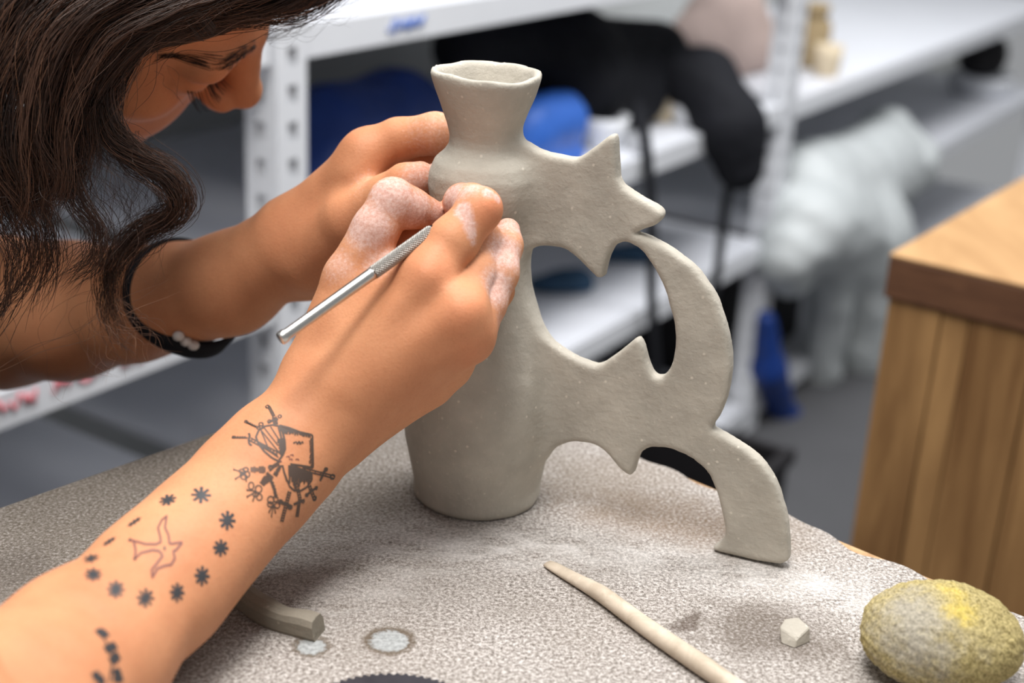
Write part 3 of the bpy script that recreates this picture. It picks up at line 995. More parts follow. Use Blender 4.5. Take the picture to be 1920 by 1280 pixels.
# ---- left arm and hand (steadies the vase from behind)
LA = Field()
LN = TOCAM * .6 + V(0, 0, .8); LN /= np.linalg.norm(LN)
LA.add(0, [(548, 462, .745, .0250), (430, 532, .775, .0270), (330, 556, .797, .0292), (250, 570, .818, .0330), (130, 582, .845, .0410), (0, 586, .872, .0470), (-160, 590, .905, .0490)], .012, LN, 1.08)
LA.k[0] = .014
for (a, b) in (((566, 432, .742, .0185), (690, 288, .716, .0112)), ((575, 450, .748, .0180), (700, 325, .738, .0120)), ((580, 475, .752, .0170), (690, 370, .752, .0120)), ((590, 500, .752, .0150), (690, 410, .758, .0110)),
               ((600, 440, .732, .0150), (672, 330, .714, .0098)), ((672, 330, .712, .0080), (684, 290, .712, .0080))):
    LA.add(0, [a, b])
LA.add(1, [(582, 480, .734, .0180), (655, 412, .708, .0140), (728, 366, .694, .0105), (762, 345, .688, .0100), (788, 333, .684, .0080)], .004)
LA.add(2, [(690, 288, .716, .0112), (745, 262, .712, .0106), (815, 250, .705, .0102), (875, 262, .706, .0092), (930, 276, .704, .0078)], .004)
LA.add(3, [(700, 325, .738, .0112), (770, 302, .730, .0100), (840, 305, .719, .0092), (910, 318, .716, .0078)], .004)
LA.add(4, [(690, 370, .752, .0110), (770, 355, .742, .0095), (840, 360, .732, .0088), (900, 372, .728, .0075)], .004)
LA.add(5, [(690, 410, .758, .0100), (760, 400, .750, .0085), (820, 405, .742, .0075), (870, 412, .738, .0065)], .004)

# ---- head: x forward, y left, z up; bowed over the work
HR = np.array([[0.8062, 0.2426, 0.5396], [0.1438, 0.8044, -0.5765], [-0.5739, 0.5423, 0.6136]])
HO = V(-0.2219, 0.1036, 0.2621)
def H(x, y, z):
    return HR @ V(x, y, z) + HO
def f_head(p):
    q = (p - HO) @ HR
    qm = q.copy(); qm[:, 1] = -np.abs(q[:, 1])                      # right half stands for both
    I = np.eye(3)
    E_ = lambda c, r: ellipsoid(qm, V(*c), I, V(*r))
    C_ = lambda a, b, ra, rb: capsule(qm, V(*a), V(*b), ra, rb)
    d = E_((-.008, 0, .036), (.096, .074, .090))
    d = smin(d, E_((.042, 0, -.030), (.050, .056, .080)), .03)
    d = smin(d, C_((.082, -.036, .019), (.088, 0, .020), .0125, .0125), .012)
    d = smin(d, E_((.055, -.043, -.022), (.026, .020, .021)), .016)
    d = smin(d, C_((.004, -.054, -.060), (.066, -.018, -.098), .014, .016), .02)
    d = smin(d, E_((.064, 0, -.098), (.020, .020, .016)), .016)
    d = smin(d, E_((.064, -.020, -.062), (.022, .024, .026)), .018)   # mouth area
    d = -smin(-d, E_((.098, -.030, .002), (.014, .020, .013)), .010)  # eye hollow
    d = smin(d, E_((.076, -.032, .0005), (.0145, .0155, .0125)), .004)  # lid over the eye
    d = smin(d, C_((.074, -.046, .0015), (.091, -.018, -.0035), .0024, .0024), .004)   # lid edge
    d = smin(d, C_((.0945, 0, .012), (.109, 0, -.026), .0085, .0098), .010)
    d = smin(d, E_((.1105, 0, -.029), (.0115, .0115, .0098)), .006)
    d = smin(d, E_((.1000, -.0125, -.033), (.0115, .0072, .0080)), .004)
    d = smin(d, C_((.079, -.019, -.062), (.0885, -.003, -.0585), .0035, .0048), .003)
    d = smin(d, C_((.078, -.018, -.069), (.0865, 0, -.0700), .004, .0055), .003)
    ear = ellipsoid(qm, V(-.012, -.074, -.004), np.array([[.96, .26, 0], [-.26, .96, 0], [0, 0, 1.0]]), V(.018, .007, .031))
    ear = -smin(-ear, ellipsoid(qm, V(-.008, -.083, -.002), I, V(.010, .006, .018)), .004)
    d = smin(d, ear, .006)
    d = smin(d, capsule(q, V(-.030, 0, -.040), V(-.062, 0, -.175), .052, .056), .03)
    return d
# ---- trunk, upper arms (rough, under the clothes)
SHR, SHL, NB = V(-.400, -.060, .115), V(-.440, .270, .105), H(-.055, 0, -.15)
ELR, ELL = P(-110, 1468, .445), P(-160, 590, .905)
PEL = V(-.58, .06, -.22)
def f_trunk(p, g=0.0, limbs=True):
    mid = (SHR + SHL) / 2
    d = capsule(p, SHR, mid, .052, .075)
    d = smin(d, capsule(p, SHL, mid, .052, .075), .05)
    d = smin(d, capsule(p, mid + V(-.02, 0, -.03), PEL, .105, .125), .08)
    d = smin(d, capsule(p, mid, NB, .070, .054), .05)
    if limbs:
        d = smin(d, capsule(p, SHR, ELR, .050, .0385), .03)
        d = smin(d, capsule(p, SHL, ELL, .052, .0490), .03)
    return d - g
parts = []
lo, hi = RA.box(); parts.append(nets(lambda p: RA(p) + .00012 * lumps(p, 420, 71), lo, hi, .00105, chunk=40)); n_r = len(parts[0][0])
lo, hi = LA.box(); parts.append(nets(lambda p: LA(p) + .00010 * lumps(p, 420, 72), lo, hi, .0014, chunk=40))
parts.append(nets(f_head, HO - .19, HO + .16, .0016))
parts.append(nets(f_trunk, (-.85, -.40, -.42), (-.12, .45, .30), .008))
off, VV, FF = 0, [], []
for v_, f_ in parts:
    VV.append(v_); FF.append(f_ + off); off += len(v_)
VV, FF = np.concatenate(VV), np.concatenate(FF)
def glow(p, spots):
    o = np.zeros(len(p))
    for (x, y, d, r, a) in spots:
        o = np.maximum(o, a * np.exp(-((p - P(x, y, d)) ** 2).sum(1) / (r * r)))
    return o
DUST = [(640, 500, .632, .014, .55), (690, 420, .628, .015, .95), (735, 365, .630, .014, 1), (775, 390, .638, .012, .9), (812, 400, .646, .010, .7), (660, 560, .63, .012, .35), (720, 500, .632, .014, .7), (770, 480, .63, .010, .55),
        (850, 375, .636, .011, 1), (885, 365, .626, .010, .8), (868, 395, .618, .005, 1), (876, 408, .616, .004, 1), (882, 424, .615, .004, 1), (888, 440, .615, .0035, 1), (892, 454, .616, .003, .9), (915, 360, .620, .004, .9), (930, 372, .622, .003, .9), (925, 540, .628, .012, .95), (945, 480, .636, .012, 1), (952, 435, .648, .010, .9), (920, 600, .628, .010, .6), (905, 500, .634, .010, .5),
        (790, 335, .682, .014, .7), (740, 300, .725, .02, .55), (820, 250, .705, .025, .5), (700, 360, .70, .02, .45), (690, 320, .715, .014, .6)]
RED = [(812, 505, .612, .010, .7), (870, 582, .608, .010, .7), (886, 632, .616, .009, .7), (925, 385, .620, .011, .9), (735, 350, .630, .010, .5), (830, 400, .648, .008, .6), (790, 330, .68, .012, .7), (640, 440, .73, .03, .3), (760, 300, .72, .02, .4)]
def m_skin():
    k = Mat('warm_skin', rough=0.55, spec=0.22)
    k.b.inputs['Subsurface Weight'].default_value = .12
    k.b.inputs['Subsurface Radius'].default_value = (1.0, .36, .18)
    k.b.inputs['Subsurface Scale'].default_value = .004
    big = k.noise(22, 5, 0.6)
    fine = k.noise(700, 3, 0.6)
    c = k.mix(k.ramp(big, [(0.3, 0.0), (0.7, 1.0)]), srgb(194, 131, 94), srgb(211, 150, 110))
    red = k.attr('red').outputs['Fac']
    c = k.mix(k.math('MULTIPLY', red, .5), c, srgb(222, 128, 92))
    c = k.mix(k.ramp(fine, [(0.30, .22), (0.5, 0.0)]), c, srgb(176, 112, 78))
    d = k.attr('dust').outputs['Fac']
    n1 = k.noise(620, 5, 0.75)
    m = k.math('MULTIPLY', k.math('ADD', k.math('MULTIPLY', d, 1.7), k.math('SUBTRACT', n1, 1.05)), 1.5, True)
    m = k.math('MULTIPLY', m, .78)
    c = k.mix(m, c, k.ramp(n1, [(0.35, srgb(194, 150, 138)), (0.7, srgb(228, 204, 196))]))
    k.col(c)
    rr = k.mix(m, .55, .9)
    k.l(rr, k.b.inputs['Roughness'])
    crease = k.noise(1, 3, 0.6, vec=k.coord('Object', (330, 330, 330)))
    vo = k.n('ShaderNodeTexVoronoi', feature='DISTANCE_TO_EDGE')
    vo.inputs['Scale'].default_value = 620
    k.l(k.coord(), vo.inputs['Vector'])
    h = k.math('ADD', k.math('MULTIPLY', fine, .6), k.math('MULTIPLY', vo.outputs['Distance'], .5))
    h = k.math('ADD', h, k.math('MULTIPLY', crease, .8))
    k.bump(h, .30, .0006)
    return k.m
M_SKIN = m_skin()
body = mesh('body', VV, FF, M_SKIN)
for nm, sp_ in (('dust', DUST), ('red', RED)):
    a_ = body.data.attributes.new(nm, 'FLOAT', 'POINT')
    a_.data.foreach_set('value', glow(VV, sp_).astype(np.float32))
kid(body)
def sub(o):                                       # a piece of the body itself
    o.parent = body
    return o
# ---- needle tool in the right hand
M_GRIP = m_plain('knurled_steel', (168, 164, 158), .45, .5, 1.0, var=.15, scale=200)
tool = empty('needle_tool')
tag(tool, 'silver needle tool with knurled grip held in the tattooed hand', 'clay tool')
tA, tB, tC = P(524, 636, .592), P(700, 511, .6105), P(815, 430, .6225)
ax_ = (tC - tA) / np.linalg.norm(tC - tA)
R_T = .00285
v_, f_ = tube([tA, tA + ax_ * .0006, tA + ax_ * .003, tA + ax_ * .004, tB - ax_ * .002, tB], [R_T * .90, R_T * 1.06, R_T * 1.06, R_T * .88, R_T * 1.0, R_T * 1.05], 24)
mesh('handle', v_, f_, M_STEEL, tool)
# knurled grip: crossed ridges as geometry
L_ = np.linalg.norm(tC - tB)
na, nz = 96, 220
t_, n_, b_ = frames([tB, tC])
n_, b_ = n_[0], b_[0]
kv = []
for i in range(nz):
    z = i / (nz - 1)
    for j in range(na):
        a = 2 * math.pi * j / na
        u = abs(math.cos(7 * a + z * L_ * 2300)) + abs(math.cos(7 * a - z * L_ * 2300)) - 1.2
        r = R_T * 1.05 + .00030 * u
        if z > .94: r *= 1 - (z - .94) * 6
        kv.append(tB + ax_ * L_ * z + (n_ * math.cos(a) + b_ * math.sin(a)) * r)
kf = [(i * na + j, i * na + (j + 1) % na, (i + 1) * na + (j + 1) % na, (i + 1) * na + j) for i in range(nz - 1) for j in range(na)]
kf += [tuple(range(na))[::-1], tuple((nz - 1) * na + j for j in range(na))]
mesh('grip', kv, kf, M_GRIP, tool, smooth=False)
tD, tE = tC + ax_ * .010, P(868, 345, .655)
v_, f_ = tube([tC - ax_ * .001, tC + ax_ * .004, tD], [R_T * .95, .0015, .0009], 16)
mesh('collar', v_, f_, M_DARKSTEEL, tool)
v_, f_ = tube(spline([tD - ax_ * .001, tD * .5 + tE * .5, tE], 8), np.linspace(.0007, .0003, 8), 10)
mesh('needle', v_, f_, M_DARKSTEEL, tool)

# ---- tattoos: ink strips laid on the skin of the right forearm
BV = BVHTree.FromPolygons([tuple(v) for v in parts[0][0].tolist()], parts[0][1].tolist())
INK_V, INK_F, INK_C = [], [], []
def ink(pts, w=2.2, tone=0, step=3.0, closed=False):
    """pts in photo pixels; strip of w pixels"""
    p = np.asarray(pts, float)
    if closed: p = np.vstack([p, p[:1]])
    seg = np.linalg.norm(np.diff(p, axis=0), axis=1)
    d = np.r_[0, np.cumsum(seg)]
    n = max(2, int(d[-1] / step) + 1)
    u = np.linspace(0, d[-1], n)
    q = np.stack([np.interp(u, d, p[:, 0]), np.interp(u, d, p[:, 1])], 1)
    hits = []
    for x, y in q:
        h = BV.ray_cast(Vector(CP), Vector(ray(x, y)).normalized())
        if h[0] is None: hits.append(None)
        else: hits.append((np.array(h[0]), np.array(h[1])))
    b = None
    for i in range(n):
        if hits[i] is None: b = None; continue
        j = i + 1 if i + 1 < n and hits[i + 1] is not None else i - 1
        if j < 0 or hits[j] is None: b = None; continue
        t = (hits[j][0] - hits[i][0]) * (1 if j > i else -1)
        nn_ = hits[i][1]
        sd = np.cross(nn_, t); sd /= np.linalg.norm(sd) + 1e-12
        hw = w * .78 * .235e-3
        c = hits[i][0] + nn_ * .00016
        INK_V.extend([c - sd * hw, c + sd * hw]); INK_C.extend([tone, tone])
        m = len(INK_V)
        if b is not None: INK_F.append((b, b + 1, m - 1, m - 2))
        b = m - 2
def c3(*L): return [(420 + x / 4.925, 740 + y / 4.925) for x, y in L]
def c4(*L): return [(120 + x / 4.571, 880 + y / 4.571) for x, y in L]
def arc(cx, cy, rx, ry, a0=0, a1=360, n=14):
    return [(cx + rx * math.cos(math.radians(a0 + (a1 - a0) * i / n)), cy + ry * math.sin(math.radians(a0 + (a1 - a0) * i / n))) for i in range(n + 1)]
ri = random.Random(3)
# pierced hearts, envelope, swords and flowers near the wrist
h1 = [(295, 390), (320, 330), (380, 290), (450, 278), (510, 290), (540, 340), (560, 420), (565, 500), (540, 560), (500, 612), (440, 580), (370, 520), (320, 455)]
ink(c3(*h1), 2.4, 0, closed=True)
for a, b in (((340, 325), (530, 560)), ((375, 310), (500, 470)), ((345, 340), (420, 520)), ((430, 295), (530, 450)), ((500, 300), (545, 470)), ((515, 320), (552, 500))):
    ink(c3(a, b), 1.5)
for i in range(22):
    t = i / 21
    ink(c3((500 + 20 * t + ri.uniform(-14, 8), 420 + 130 * t), (552 + 6 * ri.random(), 400 + 130 * t)), 1.7)
for i in range(12):
    t = i / 11
    ink(c3((330 + 150 * t, 440 + 110 * t), (350 + 150 * t, 480 + 100 * t)), 1.5)
ink(c3((510, 282), (600, 305), (700, 345), (815, 370), (818, 500), (822, 672), (700, 652), (610, 640)), 2.6)
for i in range(26):
    t = i / 25
    x = 535 + 260 * t; y = 300 + 70 * t
    ink(c3((x, y), (x + ri.uniform(-6, 10), y + 26 + 34 * (1 - t) * ri.random())), 1.5)
for i in range(16):
    y = 400 + 17 * i
    ink(c3((815, y), (790 + ri.uniform(-12, 8), y + 12)), 1.4)
ink(c3((640, 450), (665, 428), (672, 462), (695, 424), (700, 462), (722, 425), (728, 450)), 1.8)
h2 = [(540, 650), (552, 705), (575, 770), (605, 845), (645, 882), (705, 885), (765, 850), (812, 780), (808, 720), (700, 682), (615, 645)]
ink(c3(*h2[:4]), 2.2); ink(c3(*h2[3:]), 2.4); 
for i in range(34):
    t = i / 33
    x = 600 + 205 * t
    y0 = 650 + 75 * t; y1 = 860 - 60 * t + 40 * math.sin(3.1 * t)
    ink(c3((x, y0), (x + ri.uniform(-12, 12), y0 + (y1 - y0) * ri.uniform(.45, 1.0))), 2.3)
for x, y in ((500, 615), (600, 600), (660, 600), (575, 575), (610, 560)):
    ink(c3((x, y), (x + 18, y - 10), (x + 30, y + 6)), 1.8, 1)
# swords, left
def sword(a, b, w, guard, gw=2.0, hatch=0):
    a, b = np.array(a, float), np.array(b, float)
    t = (b - a) / np.linalg.norm(b - a); s_ = np.array((-t[1], t[0]))
    ink(c3(tuple(a + s_ * w), tuple(b + s_ * w)), 1.7); ink(c3(tuple(a - s_ * w), tuple(b - s_ * w)), 1.7)
    for i in range(hatch):
        u = a + (b - a) * (i + .5) / hatch
        ink(c3(tuple(u + s_ * w), tuple(u - s_ * w)), 1.6)
    if guard:
        ink(c3(*guard), gw)
sword((242, 410), (500, 545), 13, [(228, 355), (240, 380), (228, 410), (232, 450), (255, 470)], 2.6, 9)
for x in range(80, 212, 22): ink(c3((x, 384), (x + 12, 408), (x + 24, 392)), 2.2)
ink(c3(*arc(88, 392, 16, 12)), 1.6)
for i in range(6): ink(c3((205 + 18 * i, 240 + 9 * i), (212 + 18 * i, 272 + 8 * i), (224 + 18 * i, 250 + 9 * i)), 2.2)
ink(c3(*arc(202, 247, 15, 11)), 1.8); ink(c3(*arc(342, 272, 20, 16)), 1.8); ink(c3(*arc(318, 305, 16, 14)), 1.8); ink(c3(*arc(362, 298, 14, 12)), 1.6)
sword((415, 110), (462, 200), 9, None, 2, 7)
ink(c3(*arc(402, 110, 16, 14)), 2.2); ink(c3(*arc(515, 200, 16, 15)), 1.8); ink(c3(*arc(420, 245, 16, 15)), 1.8); ink(c3((405, 262), (450, 235), (500, 225)), 3.0)
sword((465, 205), (478, 275), 16, None, 2, 5)
# sword, right
sword((720, 682), (1010, 758), 12, [(885, 795), (905, 750), (925, 705), (955, 680)], 4.0, 6)
ink(c3(*arc(940, 688, 16, 14)), 2.2); ink(c3(*arc(1000, 757, 22, 20)), 2.6)
# swords, below
sword((605, 890), (530, 1172), 12, [(508, 975), (545, 1000), (590, 1015), (622, 1045)], 4.2, 12)
ink(c3(*arc(608, 1035, 18, 16)), 3.0); ink(c3(*arc(520, 985, 16, 16)), 2.6)
sword((655, 760), (700, 960), 11, None, 2, 8); sword((698, 960), (672, 1128), 10, [(640, 1012), (690, 990), (742, 968)], 3.2, 10)
ink(c3(*arc(728, 985, 14, 14)), 2.0)
sword((785, 835), (838, 975), 11, [(748, 935), (790, 900), (862, 848)], 3.4, 6)
ink(c3(*arc(762, 925, 16, 12)), 2.4); ink(c3(*arc(835, 955, 16, 20)), 2.4); ink(c3(*arc(850, 860, 12, 16)), 2.2)
# stems and flowers
for a, b, w in (((245, 690), (385, 692), 9), ((430, 735), (345, 830), 10), ((520, 655), (468, 748), 6)):
    for i in range(9):
        t0, t1 = i / 9, (i + .8) / 9
        ink(c3((a[0] + (b[0] - a[0]) * t0, a[1] + (b[1] - a[1]) * t0), (a[0] + (b[0] - a[0]) * t1, a[1] + (b[1] - a[1]) * t1)), w * ri.uniform(.55, 1))
for y, x in ((790, 432), (820, 445), (850, 455), (880, 465), (910, 470), (935, 478)): ink(c3(*arc(x, y, 12, 9)), 3.4)
ink(c3((425, 760), (440, 830), (465, 900), (470, 940)), 1.8)
ink(c3((520, 615), (470, 640), (425, 670)), 2.0); ink(c3((510, 640), (455, 672), (420, 705)), 2.0); ink(c3((540, 655), (555, 720), (580, 800)), 2.2); ink(c3((530, 650), (500, 690), (470, 735)), 1.8)
ink(c3(*arc(432, 670, 20, 18)), 2.2)
for cx, cy, pet, sta in ((190, 722, [(200, 690, 26, 18), (215, 735, 22, 28), (185, 760, 30, 22), (165, 705, 24, 20)], [(90, 690), (105, 778), (150, 740), (205, 795)]),
                         (300, 890, [(250, 840, 24, 34), (318, 870, 30, 34), (325, 945, 26, 30), (290, 920, 26, 22)], [(212, 880), (212, 942), (265, 978)]),
                         (455, 1005, [(430, 970, 30, 34), (475, 960, 22, 28), (490, 1020, 24, 26), (425, 1010, 26, 24)], [(415, 1080), (437, 1122), (472, 1085)])):
    for x, y, a, b in pet: ink(c3(*arc(x, y, a, b)), 1.7)
    for x, y in sta:
        ink(c3((cx, cy), (x, y)), 1.6); ink(c3(*arc(x, y, 5, 5)), 3.0)
# ring of little stars round a bird
STARS = [(314.7, 937.3, 15, 9, -18), (377, 928, 17, 14, 0), (426, 975.6, 14, 16.5, 0), (413.6, 1027, 13, 14.5, 0), (378.6, 1079.5, 13, 17, 0), (331.8, 1110.8, 12.5, 16.5, 0), (272.5, 1121, 15, 16.5, 0), (217, 1105, 15, 15, 0), (174.7, 1077, 15, 11, 0),
         (171, 1047, 14.5, 7, -14), (252, 978.5, 14, 4, -33), (205, 1015, 13, 4, -33)]
for x, y, rx, ry, rot in STARS:
    cr_, sr_ = math.cos(math.radians(rot)), math.sin(math.radians(rot))
    for i in range(8):
        a = math.pi * i / 4 + .05
        u, w_ = rx * math.cos(a), ry * math.sin(a)
        ink([(x, y), (x + 1.1 * (u * cr_ - w_ * sr_), y + 1.1 * (u * sr_ + w_ * cr_))], 3.6 * min(1, ry / 12 + .25), 2, 2.0)
bird = [(880, 400), (840, 430), (805, 500), (825, 580), (830, 620), (790, 640), (700, 640), (560, 600), (600, 620), (615, 700), (605, 770), (660, 715), (760, 690), (820, 700), (845, 740), (800, 800), (750, 860), (755, 925),
        (800, 850), (860, 825), (920, 815), (950, 760), (935, 700), (960, 690), (1015, 625), (960, 630), (905, 640), (895, 560), (865, 500)]
ink(c4(*bird), 2.3, 1, closed=True)
bp = np.array(c4(*bird, bird[0]))
dd = np.r_[0, np.cumsum(np.linalg.norm(np.diff(bp, axis=0), axis=1))]
for u in np.arange(0, dd[-1], 5.0):
    x, y = np.interp(u, dd, bp[:, 0]), np.interp(u, dd, bp[:, 1])
    ink([(x - 1.6, y), (x + 1.6, y)], 3.6, 1, 1.5)
for x, y in ((862, 675), (562, 602), (603, 770)): ink(c4((x - 8, y), (x + 8, y)), 5.5, 2, 1.5)
# sprig further up the arm
for x, y in ((188, 1186), (194, 1189), (203, 1217), (210, 1213), (212, 1238), (216, 1232), (180, 1268), (188, 1276), (218, 1262), (222, 1272)):
    ink([(x - 6, y + 2), (x + 7, y - 4)], 8.5, 2, 2)
ink([(188, 1188), (204, 1212), (211, 1236), (205, 1278)], 2.6, 2); ink([(176, 1262), (190, 1278)], 4, 2); ink([(226, 1258), (212, 1276)], 4, 2)
tm = Mat('tattoo_ink', rough=.5, spec=.3)
tn = tm.attr('tone').outputs['Fac']
tm.col(tm.ramp(tm.math('MULTIPLY', tn, .5), [(0.0, srgb(80, 66, 58)), (0.49, srgb(122, 78, 70)), (0.51, srgb(122, 78, 70)), (1.0, srgb(58, 58, 60))]))
tat = mesh('tattoo', INK_V, INK_F, tm.m)
a_ = tat.data.attributes.new('tone', 'FLOAT', 'POINT')
a_.data.foreach_set('value', np.array(INK_C, np.float32))
tat['label'] = 'dark ink tattoos of stars, a bird, hearts, swords and flowers'
sub(tat)

# ---- fingernails
M_NAIL = m_plain('fingernail', (226, 176, 158), .3, .5, var=.05)
def nail(c, along, up, l, w):
    al = along / np.linalg.norm(along); n = up - al * (up @ al); n /= np.linalg.norm(n); sd = np.cross(al, n)
    vs, fs = [], []
    for i in range(7):
        for j in range(7):
            u, v = i / 6 * 2 - 1, j / 6 * 2 - 1
            k_ = math.sqrt(max(0, 1 - .35 * u * u if u > 0 else 1 - .55 * u * u))
            vs.append(c + al * l * u * .5 + sd * w * .5 * v * k_ - n * (.30 * w * (v * k_) ** 2 + .0008 * u * u))
    for i in range(6):
        for j in range(6):
            a = i * 7 + j
            fs.append((a, a + 1, a + 8, a + 7))
    o = mesh('fingernail', vs, fs, M_NAIL)
    md = o.modifiers.new('thickness', 'SOLIDIFY'); md.thickness = .0006
    return sub(o)
q0, q1 = P(762, 345, .688), P(790, 332, .684)
nu = TOCAM * .62 + CU * .35 + CR * .6; nu /= np.linalg.norm(nu)
nail(P(783, 336, .685) + nu * .0083, q1 - q0, nu, .0115, .0105)
q0, q1 = P(949, 460, .646), P(952, 432, .651)
nu = CR * .9 + TOCAM * .35; nu /= np.linalg.norm(nu)
nail(P(952, 436, .650) + nu * .0060, q1 - q0, nu, .0095, .0085)
q0, q1 = P(772, 391, .645), P(816, 401, .651)
nu = CU * .85 + TOCAM * .35 - CR * .05; nu /= np.linalg.norm(nu)
nail(P(806, 398, .6495) + nu * .0062, q1 - q0, nu, .0105, .0090)

# ---- black bracelet with pale beads on the far wrist
br = empty('bracelet')
tag(br, 'black cord bracelet with pale beads round the far forearm', 'bracelet')
bc, bd = P(338, 556, .796), P(430, 532, .775) - P(250, 570, .818)
bd /= np.linalg.norm(bd)
ax1 = np.cross(bd, TOCAM); ax1 /= np.linalg.norm(ax1); ax2 = np.cross(ax1, bd)
ring = []
for i in range(48):
    a = 2 * math.pi * i / 48
    r = .0325 + .0010 * max(0, -math.sin(a))
    up_ = ax1 * math.sin(a) * (1 if ax1 @ CU > 0 else -1)
    sl = .0085 * math.cos(a) * -1 + .016 * max(0, -math.sin(a)) ** 2
    ring.append(bc + up_ * r + ax2 * math.cos(a) * r * .985 + bd * sl)
ring = np.array(ring)
rv, rf = [], []
for i in range(48):
    a = 2 * math.pi * i / 48
    t = ring[(i + 1) % 48] - ring[i - 1]; t /= np.linalg.norm(t)
    o_ = ring[i] - bc; o_ -= t * (o_ @ t); o_ /= np.linalg.norm(o_); s_ = np.cross(t, o_)
    w = .0042 + .0040 * max(0, -math.sin(a)) ** 2
    for u, v in ((-1, -.4), (-.7, .4), (.7, .4), (1, -.4)):
        rv.append(ring[i] + s_ * w * u + o_ * v * .004)
for i in range(48):
    for j in range(4):
        rf.append((i * 4 + j, i * 4 + (j + 1) % 4, ((i + 1) % 48) * 4 + (j + 1) % 4, ((i + 1) % 48) * 4 + j))
mesh('band', rv, rf, M_BLACK, br)
M_BEAD = m_plain('pale_bead', (206, 200, 196), .4, .4, var=.08)
for (x, y) in ((336, 630), (350, 640), (364, 647)):
    h = BVHTree.FromPolygons([tuple(v) for v in rv], rf).ray_cast(Vector(CP), Vector(ray(x, y)).normalized())
    c = np.array(h[0]) if h[0] is not None else P(x, y, .77)
    bm = bmesh.new(); bmesh.ops.create_icosphere(bm, subdivisions=2, radius=.0034)
    bmesh.ops.scale(bm, vec=(1, 1, .85), verts=bm.verts); bmesh.ops.translate(bm, vec=tuple(c + TOCAM * .0015), verts=bm.verts)
    bm_obj('bead', bm, M_BEAD, br, True)

# ---- hair
def m_hair():
    k = Mat('dark_brown_hair', rough=.36, spec=.5)
    t = k.attr('tone').outputs['Fac']
    k.col(k.ramp(t, [(0.0, srgb(30, 20, 16)), (0.5, srgb(62, 43, 34)), (0.85, srgb(104, 73, 56)), (1.0, srgb(150, 108, 80))]))
    return k.m
M_HAIR = m_hair()
HV, HF_, HTN = [], [], []
_hn = [0]
def strands(guide, count, r0, r1, wave=.003, wl=.05, thick=.00017, n=30, tone=(.1, .7), seed=0, frizz=.0012, cut=.25, rmid=None, world=False):
    g = np.array(guide) if world else np.array([P(*q) for q in guide])
    c = spline(g, n)
    t, nn_, bb_ = frames(c)
    rg = np.random.default_rng(seed)
    s_ = np.r_[0, np.cumsum(np.linalg.norm(np.diff(c, axis=0), axis=1))]
    u = s_ / s_[-1]
    th = rg.random(count) * 6.283; rad = np.sqrt(rg.random(count)); ph = rg.random(count) * .9 + rg.integers(0, 3, count) * 2.1
    rmid_ = (r0 + r1) / 2 if rmid is None else rmid
    R_ = np.interp(u, [0, .5, 1], [r0, rmid_, r1])
    tw = rg.uniform(-1.2, 1.2, count)
    stop = 1 - cut * rg.random(count) ** 2
    tk = thick * rg.uniform(.6, 1.35, count)
    tn_ = rg.uniform(tone[0], tone[1], count)
    for i in range(count):
        ui = u * stop[i]
        ci = np.stack([np.interp(ui, u, c[:, k]) for k in range(3)], 1)
        ni = np.stack([np.interp(ui, u, nn_[:, k]) for k in range(3)], 1); bi = np.stack([np.interp(ui, u, bb_[:, k]) for k in range(3)], 1)
        a = th[i] + tw[i] * ui * 3
        Ri = np.interp(ui, u, R_) * rad[i]
        wv = wave * np.minimum(ui * 4, 1)
        kn_ = np.cumsum(rg.normal(size=(6, 2)), 0) * frizz * .5; kn_ -= kn_[0]
        fr_ = spline(np.c_[np.linspace(0, 1, 6), kn_ * 1.0], n)
        fx, fy = fr_[:, 1], fr_[:, 2]
        o1 = np.cos(a) * Ri + wv * np.sin(ui * s_[-1] / wl * 6.283 + ph[i]) + fx
        o2 = np.sin(a) * Ri + wv * np.cos(ui * s_[-1] / wl * 6.283 + ph[i]) * .7 + fy
        p = ci + ni * o1[:, None] + bi * o2[:, None]
        tt_ = np.gradient(p, axis=0); tt_ /= np.linalg.norm(tt_, axis=1)[:, None] + 1e-12
        e1 = np.cross(tt_, V(.3, .2, .93)); e1 /= np.linalg.norm(e1, axis=1)[:, None] + 1e-12
        e2 = np.cross(tt_, e1)
        w = tk[i] * np.interp(np.arange(n) / (n - 1), [0, .8, 1], [1, .9, .25])
        vs = np.stack([p + (e1 * math.cos(q) + e2 * math.sin(q)) * w[:, None] for q in (0, 2.094, 4.189)], 1).reshape(-1, 3)
        b = _hn[0]
        j = np.arange(n - 1)[:, None] * 3
        k0 = np.array([0, 1, 2]); k1 = np.array([1, 2, 0])
        f = np.stack([b + j + k0, b + j + k1, b + j + 3 + k1, b + j + 3 + k0], -1).reshape(-1, 4)
        HV.append(vs); HF_.append(f); HTN.append(np.full(len(vs), tn_[i]))
        _hn[0] += len(vs)
